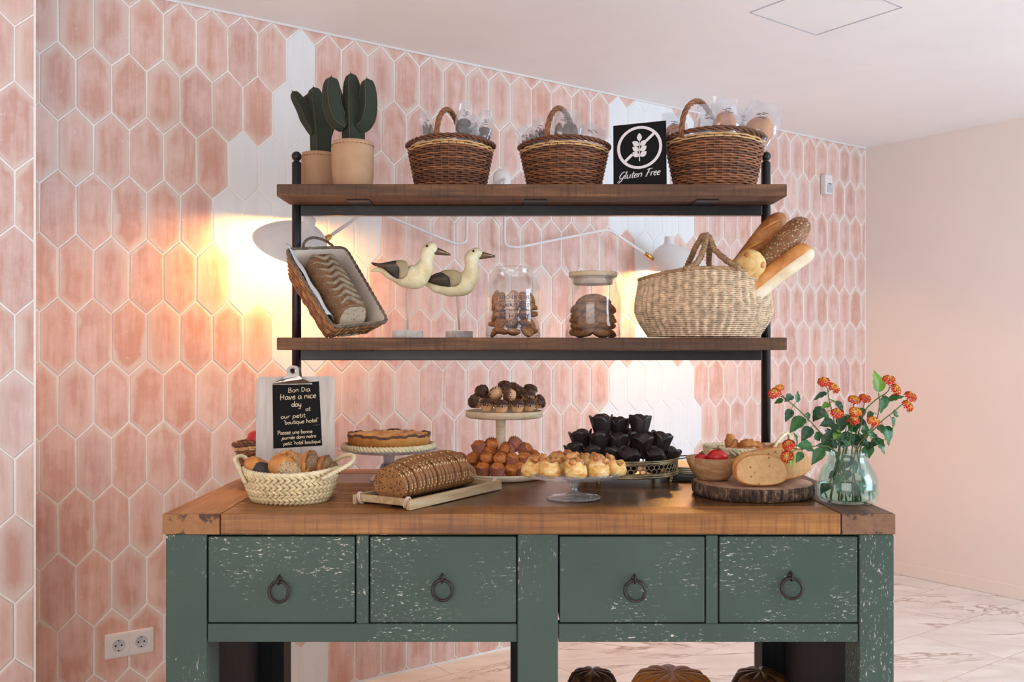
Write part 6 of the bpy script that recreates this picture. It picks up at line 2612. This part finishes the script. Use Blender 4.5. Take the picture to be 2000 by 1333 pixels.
mb.lathe([(0, 0), (Rb * .52, 0), (Rb * .60, .003), (Rb * .80, hb * .38), (Rb * .94, hb * .72), (Rb, hb), (Rb * .97, hb + .001), (Rb * .90, hb * .72), (Rb * .74, hb * .36), (Rb * .5, .008), (0, .006)], 64)
build('bowl_body', mb, M['bowl_wood'], bw)
for lab, px, py, dy, r, st in (('large red tomato with dry stem in the wooden bowl', 1401, 893, -.012, .029, True), ('small red tomato at the left of the wooden bowl', 1370, 896, .012, .019, True)):
    p = at(px, py, Yw + dy)
    t = thing('tomato', lab, 'tomato', p, .4)
    mb = MB()
    mb.blob((0, 0, 0), (r, r, r * .80), 28, 16, lambda d: 1 - .10 * max(0, d.z) ** 8 + .015 * math.cos(5 * math.atan2(d.y, d.x)) * (1 - d.z * d.z))
    build('flesh', mb, M['tomato'], t)
    mb = MB()
    mb.tube([(0, 0, r * .68), (.001, 0, r * .85), (.004, -.001, r * 1.05)], [.003, .0026, .0032], 8)
    for k in range(5):
        a = k * 1.257
        mb.tube([(0, 0, r * .76), (r * .25 * math.cos(a), r * .25 * math.sin(a), r * .80), (r * .46 * math.cos(a), r * .46 * math.sin(a), r * .76)], [.0022, .0018, .0006], 6)
    build('dry_stem', mb, M['fruit_stem'], t)


def white_slice():
    mb = MB()
    t = .015
    W_, H_ = .0745, .0885
    sh = []
    for i in range(48):
        th = 2 * PI * i / 48
        x, z = math.cos(th), math.sin(th)
        xx = math.copysign(abs(x) ** .86, x)
        zz_ = math.copysign(abs(z) ** (.92 if z > 0 else .62), z)
        sh.append((xx * W_ * (1 + .04 * (z > 0) * 0) , H_ * .46 + H_ * (.54 if zz_ > 0 else .46) * zz_))
    rg = lambda y, e: [(p[0] * e, y, H_ * .46 + (p[1] - H_ * .46) * e) for p in sh]
    mb.cur = 0
    mb.rings([rg(-t / 2, .93), rg(-t / 2 + .002, .98), rg(0, 1.0), rg(t / 2 - .002, .98), rg(t / 2, .93)], False, False, False)
    mb.cur = 1
    n_ = len(sh)
    for s_, y in ((-1, -t / 2), (1, t / 2)):
        mb.add(rg(y, .93) + [(0, y, H_ * .46)], [(i, (i + 1) % n_, n_) if s_ < 0 else ((i + 1) % n_, i, n_) for i in range(n_)])
    return build('white_bread_slice', mb, [M['gold_crust'], M['white_crumb']])


src_w = white_slice()
gw = 'slices of the white loaf on the log board'
WS = [('front slice of the white loaf with its pale cut face to the viewer', 1488, 2.475, .02, -.30), ('second slice of the white loaf, just behind the front one', 1487, 2.505, .06, -.32), ('third slice of the white loaf from the front', 1501, 2.535, .10, -.34),
      ('fourth slice of the white loaf from the front', 1515, 2.565, .14, -.36), ('fifth slice of the white loaf from the front', 1528, 2.595, .20, -.38), ('sixth slice of the white loaf from the front', 1538, 2.625, .28, -.40), ('rearmost slice of the white loaf, next to the vase', 1545, 2.655, .36, -.42)]
for i, (lab, px, Yp, yaw, lean) in enumerate(WS):
    p = at(px, 0, Yp)
    loc = Vector((p.x, Yp, zL + .0025))
    rt = Euler((lean * .72, 0, yaw))
    if i == 0:
        tag(src_w, lab, 'bread slice', gw)
        src_w.location, src_w.rotation_euler, src_w.scale = loc, rt, (.95, .95, .95)
    else:
        dup(src_w, loc, rt, lab, gw, (.95, 1.03, 1.05, 1.05, 1.04, 1.02, .97)[i])

# ---------------- straw basket of pastries behind
Y6 = 2.935
c = at(1468, 0, Y6)
kx = wd(1, Y6)
hq = lambda px, py, dy: ((px - 1468) * kx, dy, EYE - (py - HZ) / F_PX * Y6 - TZ)
plait_basket('pale straw basket of small brown pastries behind the sliced white loaf', (c.x, Y6, TZ + .002), wd(90, Y6), .10, .086, .78, 4, 46, 0.0,
             handles=[[hq(1402, 896, -.06), hq(1390, 884, -.03), hq(1380, 876, 0), hq(1395, 876, .03), hq(1430, 886, .05)], [hq(1500, 888, -.07), hq(1506, 868, -.05), hq(1530, 850, -.01), hq(1546, 852, .03), hq(1550, 872, .05), hq(1544, 890, .06)]], saddle=.004)
gpas = 'small brown pastries in the rear straw basket'
for i, (lab, px, py, dy, r, rot) in enumerate([('upright brown pastry finger at the left of the rear straw basket', 1430, 872, -.03, (.016, .014, .030), (0, -.2, 0)), ('twisted brown pastry in the middle of the rear straw basket', 1462, 876, -.045, (.024, .02, .022), (0, .3, 0)),
                                               ('knotted brown pastry left of the iron post in the rear straw basket', 1478, 878, -.02, (.020, .02, .020), (0, -.4, 1)), ('flat brown pastry behind the knotted one in the rear straw basket', 1447, 880, .02, (.024, .02, .016), (0, .2, .3)),
                                               ('brown pastry right of the iron post in the rear straw basket', 1518, 880, -.03, (.022, .02, .018), (0, .2, .5)), ('crumbly brown pastry at the right end of the rear straw basket', 1536, 884, .0, (.02, .018, .016), (0, .6, .2))]):
    p = at(px, py, Y6 + dy)
    t = thing('small_pastry', lab, 'pastry', p, 0, gpas, rot)
    mb = MB()
    mb.blob((0, 0, 0), [q * 1.25 for q in r], 20, 12, lambda d: nz(d, 2.6, .28, i * 1.7))
    build('baked_dough', mb, M['gold_crust'], t)
    mb = MB()
    for k in range(3):
        mb.tube([(r[0] * 1.22 * math.cos(b) * .9, -r[1] * 1.1 * abs(math.sin(b)) - .002, r[2] * (.5 * math.sin(b * 2 + k) * .5 + .4 - .35 * k)) for b in [q * PI / 10 for q in range(11)]], .0026, 6)
    build('dough_strand', mb, M['brown_crust'], t)

# ---------------- vase of lantana
Yv = 2.43
c = at(1655, 0, Yv)
vs_ = thing('glass_vase', 'greenish glass vase of lantana at the right front corner of the table', 'vase', (c.x, Yv, TZ))
VH = EYE - (881 - HZ) / F_PX * Yv - TZ
RB, RN = wd(57, Yv), wd(38, Yv)
mb = MB()
mb.lathe([(0, .010), (RB * .74, .010), (RB * .90, .014), (RB * .945, .024), (RB * .95, .052), (RB * .915, .068), (RB * .80, .088), (RN * .98, .108), (RN * .93, .116), (RN * .93, VH - .004), (RN * 1.0, VH), (RN * 1.05, VH - .002),
          (RN * 1.03, VH - .007), (RN * .99, .116), (RN * 1.05, .107), (RB * .855, .088), (RB * .97, .068), (RB, .052), (RB * .995, .022), (RB * .95, .008), (RB * .80, .0015), (RB * .6, .0005), (0, .003)], 64)
build('glass_body', mb, M['glass_vase'], vs_)
WZ = EYE - (944 - HZ) / F_PX * Yv - TZ
mb = MB()
mb.lathe([(0, .0108), (RB * .73, .0108), (RB * .885, .0165), (RB * .93, .030), (RB * .937, WZ - .001), (RB * .93, WZ), (0, WZ)], 64)
build('water', mb, M['water'], vs_)

K3 = 4.6
V0 = Vector((c.x, Yv, TZ))


def v3(x, y, dy=0.0):
    return at(1490 + x / K3, 710 + y / K3, Yv + dy) - V0


def head_mesh(seed, redness):
    rr = random.Random(seed)
    mb = MB()
    R = .0152
    for k in range(30):
        g = (k + .5) / 30
        th = k * 2.39996
        ph = math.acos(1 - 1.25 * g)
        d = Vector((math.sin(ph) * math.cos(th), math.sin(ph) * math.sin(th), math.cos(ph)))
        cc = Vector((d.x * R, d.y * R, d.z * R * .60))
        fr = frame_to(d, (0.3, .2, 1))
        mb.cur = 2 if g < .30 * (1.15 - redness) else (1 if g < .62 * (1.2 - redness) else 0)
        n_p = 4
        r = .0046
        for q in range(n_p):
            a = q * 2 * PI / n_p + rr.random()
            pts_ = [(.0002, 0, -.001), (r * .8, -r * .48, .0006), (r * 1.25, 0, .0010), (r * .8, r * .48, .0006)]
            out = []
            for p in pts_:
                x, y = p[0] * math.cos(a) - p[1] * math.sin(a), p[0] * math.sin(a) + p[1] * math.cos(a)
                out.append(cc + fr @ Vector((x, y, p[2])))
            mb.add(out, [(0, 1, 2, 3)])
            mb.add([p - d * .0006 for p in out], [(3, 2, 1, 0)])
        mb.cur = 2
        mb.tube([cc - d * .006, cc + d * .0008], [.0006, .0011], 4)
    return mb


def leaf_mesh(L, W, seed, fold=.30, curl=.25):
    rr = random.Random(seed)
    mb = MB()

    def fn(u, v):
        s = (u - .5) * 2
        w = W * (math.sin(PI * min(1, v * 1.02) ** .72) ** .9) * (1 - .28 * v)
        w *= 1 + .03 * math.sin(v * 60)
        x = s * w
        z = abs(s) * w * fold - curl * L * v * v + .0015 * math.sin(v * 22) * abs(s)
        return (x, v * L, z)
    mb.grid(fn, 7, 14)
    return mb


STEMS = [
    ('lantana sprig reaching to the far left, its flower beside the iron post', [(760, 1230, .0), (640, 800, -.02), (460, 560, -.04), (290, 390, -.05), (165, 295, -.05)], [(105, 270, .9), (150, 222, .3)]),
    ('low lantana sprig drooping over the white bread slices', [(850, 1230, .02), (650, 810, -.03), (520, 742, -.05), (360, 772, -.06), (262, 765, -.06)], [(232, 735, 1.0), (218, 840, 1.0)]),
    ('lantana sprig with a double orange flower, second from the left at the top', [(560, 1190, .0), (680, 800, .01), (640, 520, .02), (595, 330, .02), (580, 220, .02)], [(548, 170, .9), (635, 225, .5)]),
    ('short lantana sprig with a round red flower left of the middle', [(620, 1200, -.01), (690, 800, -.03), (690, 620, -.06), (670, 490, -.07)], [(668, 452, .9)]),
    ('lantana sprig with an orange flower in the middle of the bunch', [(690, 1240, .01), (740, 800, .02), (775, 560, .04), (818, 370, .05)], [(820, 330, .35)]),
    ('lantana sprig with red and yellow flowers low in the middle', [(720, 1200, -.02), (750, 800, -.03), (790, 640, -.06), (815, 540, -.07)], [(832, 440, .2), (812, 512, .8)]),
    ('lantana sprig with a single red flower right of the middle', [(850, 1190, .02), (800, 800, .03), (860, 560, .05), (915, 350, .06)], [(915, 318, .9)]),
    ('short lantana sprig with a small yellow and red flower right of the middle', [(800, 1220, -.02), (830, 800, -.03), (930, 650, -.05), (985, 560, -.06)], [(990, 525, .45)]),
    ('lantana sprig arching to the upper right with two flowers', [(950, 1210, .0), (850, 800, .0), (900, 470, .0), (1000, 340, .0), (1120, 255, .0), (1135, 190, .0)], [(1132, 150, .95), (1190, 238, .55)]),
    ('lantana sprig reaching to the far right with red and yellow flowers', [(930, 1240, .01), (870, 800, -.02), (1030, 560, -.04), (1170, 440, -.05), (1262, 360, -.05)], [(1298, 385, .6), (1325, 300, .9)]),
    ('tall lantana sprig ending in a bright green leaf', [(700, 1230, .03), (840, 800, .03), (1000, 560, .03), (1045, 400, .03), (1040, 265, .03)], []),
    ('leafy lantana sprig filling the middle of the bunch', [(640, 1180, .02), (720, 800, .0), (740, 660, .0), (750, 560, .0)], []),
]
LEAVES = [(185, 330, 95, 352, 1.0, 0), (262, 288, 205, 332, .9, 1), (300, 352, 330, 240, .7, 0), (255, 415, 206, 516, .9, 1), (370, 488, 238, 602, 1.0, 0), (395, 440, 422, 522, .9, 0), (534, 388, 455, 532, 1.1, 1), (572, 264, 455, 312, .6, 1),
          (600, 328, 648, 342, 1.0, 2), (595, 365, 528, 395, 1.1, 2), (528, 448, 612, 505, 1.1, 0), (648, 343, 742, 432, 1.0, 1), (432, 574, 348, 692, 1.1, 1), (448, 765, 320, 722, 1.25, 0), (302, 722, 305, 620, .8, 0), (478, 618, 520, 712, 1.1, 0),
          (542, 768, 438, 902, .9, 0), (352, 800, 300, 892, 1.0, 0), (248, 790, 272, 930, .6, 2), (1040, 262, 1028, 58, 1.1, 2), (1078, 288, 1085, 462, 1.1, 0), (1128, 332, 1262, 280, .9, 0), (1160, 440, 1240, 475, 1.0, 0), (1152, 486, 1192, 618, 1.2, 0),
          (1085, 568, 1168, 742, 1.2, 0), (1005, 678, 1118, 802, 1.25, 0), (930, 735, 962, 864, 1.3, 0), (958, 640, 1062, 664, 1.0, 0), (1040, 556, 1082, 622, 1.0, 0), (900, 400, 868, 505, 1.0, 0), (985, 440, 935, 482, 1.0, 0), (742, 470, 688, 602, 1.1, 1),
          (645, 540, 528, 538, 1.1, 1), (682, 598, 638, 684, 1.2, 2), (762, 618, 718, 722, 1.1, 1), (828, 618, 884, 722, 1.2, 2), (802, 540, 762, 448, 1.1, 1), (902, 560, 868, 478, 1.1, 1), (592, 640, 526, 742, 1.1, 1), (645, 690, 552, 764, 1.1, 1),
          (948, 600, 992, 684, 1.1, 0), (882, 680, 798, 724, 1.1, 1), (702, 700, 768, 772, 1.2, 1), (760, 700, 840, 640, 1.1, 1), (690, 620, 610, 600, 1.1, 1), (860, 700, 930, 640, 1.1, 1), (800, 690, 760, 600, 1.1, 1),
          (720, 720, 640, 640, 1.2, 1), (780, 730, 700, 640, 1.2, 0), (840, 740, 800, 640, 1.2, 1), (880, 740, 920, 650, 1.2, 0), (660, 740, 580, 690, 1.2, 1), (740, 760, 760, 660, 1.2, 2), (900, 700, 960, 740, 1.2, 1), (690, 1060, 702, 1185, 1.1, 0), (800, 1090, 835, 1200, 1.1, 0), (575, 1080, 522, 1180, 1.0, 1), (890, 1080, 962, 1150, 1.0, 0), (770, 960, 740, 1060, 1.1, 1), (640, 960, 600, 1050, 1.0, 1), (720, 880, 660, 980, 1.2, 1), (800, 880, 850, 990, 1.2, 0), (860, 960, 930, 1050, 1.2, 1), (700, 1000, 640, 1120, 1.3, 0), (760, 1060, 790, 1190, 1.3, 1), (850, 1060, 900, 1170, 1.2, 0), (620, 1080, 570, 1150, 1.1, 1), (780, 830, 740, 940, 1.2, 1)]
rr = random.Random(77)
for k in range(18):
    x, y = rr.uniform(600, 980), rr.uniform(580, 770)
    a = math.atan2(-1.0, (x - 780) / 160.0) + rr.uniform(-.7, .7)
    L = rr.uniform(80, 125)
    LEAVES.append((x, y, x + L * math.cos(a), y + L * math.sin(a), 1.1, (0, 1, 1, 0, 2)[k % 5]))
heads = {}
stems_o, polys = [], []
for lab, pts, hs in STEMS:
    t = thing('lantana_sprig', lab, 'flower sprig', V0, 0, 'lantana sprigs in the glass vase')
    P = catmull([v3(*p) for p in pts], 7)
    # keep the lower part inside the vase
    Q = []
    for p in P:
        p = p.copy()
        if p.z < VH + .002:
            lim = (RN * .80 if p.z > .105 else (RB * .72 if p.z > .02 else RB * .62))
            r = math.hypot(p.x, p.y)
            if r > lim:
                p.x *= lim / r
                p.y *= lim / r
            p.z = max(p.z, .014)
        Q.append(p)
    mb = MB()
    m = len(Q)
    mb.tube(Q, [.0021 - .0010 * i / m for i in range(m)], 7)
    build('stem', mb, M['stem'], t)
    for i, (x, y, red) in enumerate(hs):
        e = v3(x, y, pts[-1][2])
        key = round(red, 1)
        if key not in heads:
            heads[key] = head_mesh(len(heads), red)
        d = (e - Q[-4]).normalized()
        d = (d * .55 + Vector((.05, -.55, .55))).normalized()
        o = build('flower_head', heads[key], [M['petal_red'], M['petal_orange'], M['petal_yellow']], t, False)
        o.location = e
        o.rotation_euler = frame_to(d, (.1, .3, 1)).to_euler()
        if red < .35 and i == 1:
            o.scale = (.7, .7, .7)
        mb = MB()
        mb.tube(catmull([Q[-2] if i == 0 else Q[-5], (Q[-1] + e) / 2 - d * .004, e - d * .003], 5), .0010, 6)
        build('flower_stalk', mb, M['stem'], t)
    stems_o.append(t)
    polys.append([(p[0], p[1]) for p in pts])
    STEMS_Y = None
lm = {}
for i, (bx_, by_, tx_, ty_, wf, mi) in enumerate(LEAVES):
    best, bd_, bdy = 0, 1e9, 0
    for k, (lab, pts, hs) in enumerate(STEMS):
        for a in range(len(pts) - 1):
            for q in range(9):
                u = q / 8
                x, y = pts[a][0] + (pts[a + 1][0] - pts[a][0]) * u, pts[a][1] + (pts[a + 1][1] - pts[a][1]) * u
                dd = math.hypot(x - bx_, y - by_)
                if dd < bd_:
                    best, bd_, bdy, near = k, dd, pts[a][2] + (pts[a + 1][2] - pts[a][2]) * u, (x, y)
    rr = random.Random(i)
    inside = by_ > 900
    dyt = bdy + rr.uniform(-.030, .012)
    if inside:
        dyt = rr.uniform(-.03, .02)
        bdy = dyt
    b, e = v3(bx_, by_, bdy), v3(tx_, ty_, dyt)
    d = e - b
    L = d.length
    mat = (M['leaf'], M['leaf_dark'], M['leaf_lime'])[mi]
    mb = leaf_mesh(L, .36 * wf * max(L, .026), i)
    o = build('leaf', mb, mat, stems_o[best])
    yv = d.normalized()
    nrm = Vector((rr.uniform(-.45, .45), -.75, .62 + rr.uniform(-.2, .3)))
    nrm = (nrm - yv * nrm.dot(yv)).normalized()
    xv = yv.cross(nrm)
    o.matrix_local = Matrix.Translation(b) @ Matrix((xv, yv, nrm)).transposed().to_4x4()
    if not inside and bd_ > 6:
        st = v3(near[0], near[1], bdy)
        mb = MB()
        mb.tube([st, (st + b) / 2 + Vector((0, 0, .001)), b + yv * .002], [.0010, .0008, .0006], 5)
        build('leaf_stalk', mb, M['stem'], stems_o[best])

# ---------------- pumpkins on the low shelf
ZS = .19


def pumpkin(label, px, Yp, R, h, mat, ribs, cat):
    p = at(px, 0, Yp)
    t = thing('pumpkin', label, cat, (p.x, Yp, ZS), .2, 'pumpkins on the low shelf of the table')
    mb = MB()

    def fn(d):
        a = math.atan2(d.y, d.x)
        rib = abs(math.sin(a * ribs / 2))
        e = math.sqrt(max(0, 1 - d.z * d.z))
        return (1 - .09 * (1 - rib ** .6) * e) * (1 - .22 * max(0, abs(d.z) - .72) / .28)
    mb.blob((0, 0, h / 2), (R, R, h / 2), 120, 24, fn)
    b = build('skin', mb, mat, t)
    zmin = min(v[2] for v in mb.v)
    b.location.z = -zmin
    mb = MB()
    mb.tube([(0, 0, h * .66), (.003, 0, h * .70), (.008, .004, h * .73)], [.014, .010, .011], 10)
    build('stalk', mb, M['fruit_stem'], t)
    return t


pumpkin('orange ribbed pumpkin under the right half of the table', 1312, 2.62, .135, .272, M['pumpkin'], 12, 'pumpkin')
pumpkin('small dark ribbed squash left of the orange pumpkin under the table', 1157, 2.64, .082, .270, M['squash'], 10, 'squash')
pumpkin('dark ribbed squash right of the orange pumpkin beside the right leg', 1486, 2.62, .095, .276, M['squash'], 10, 'squash')
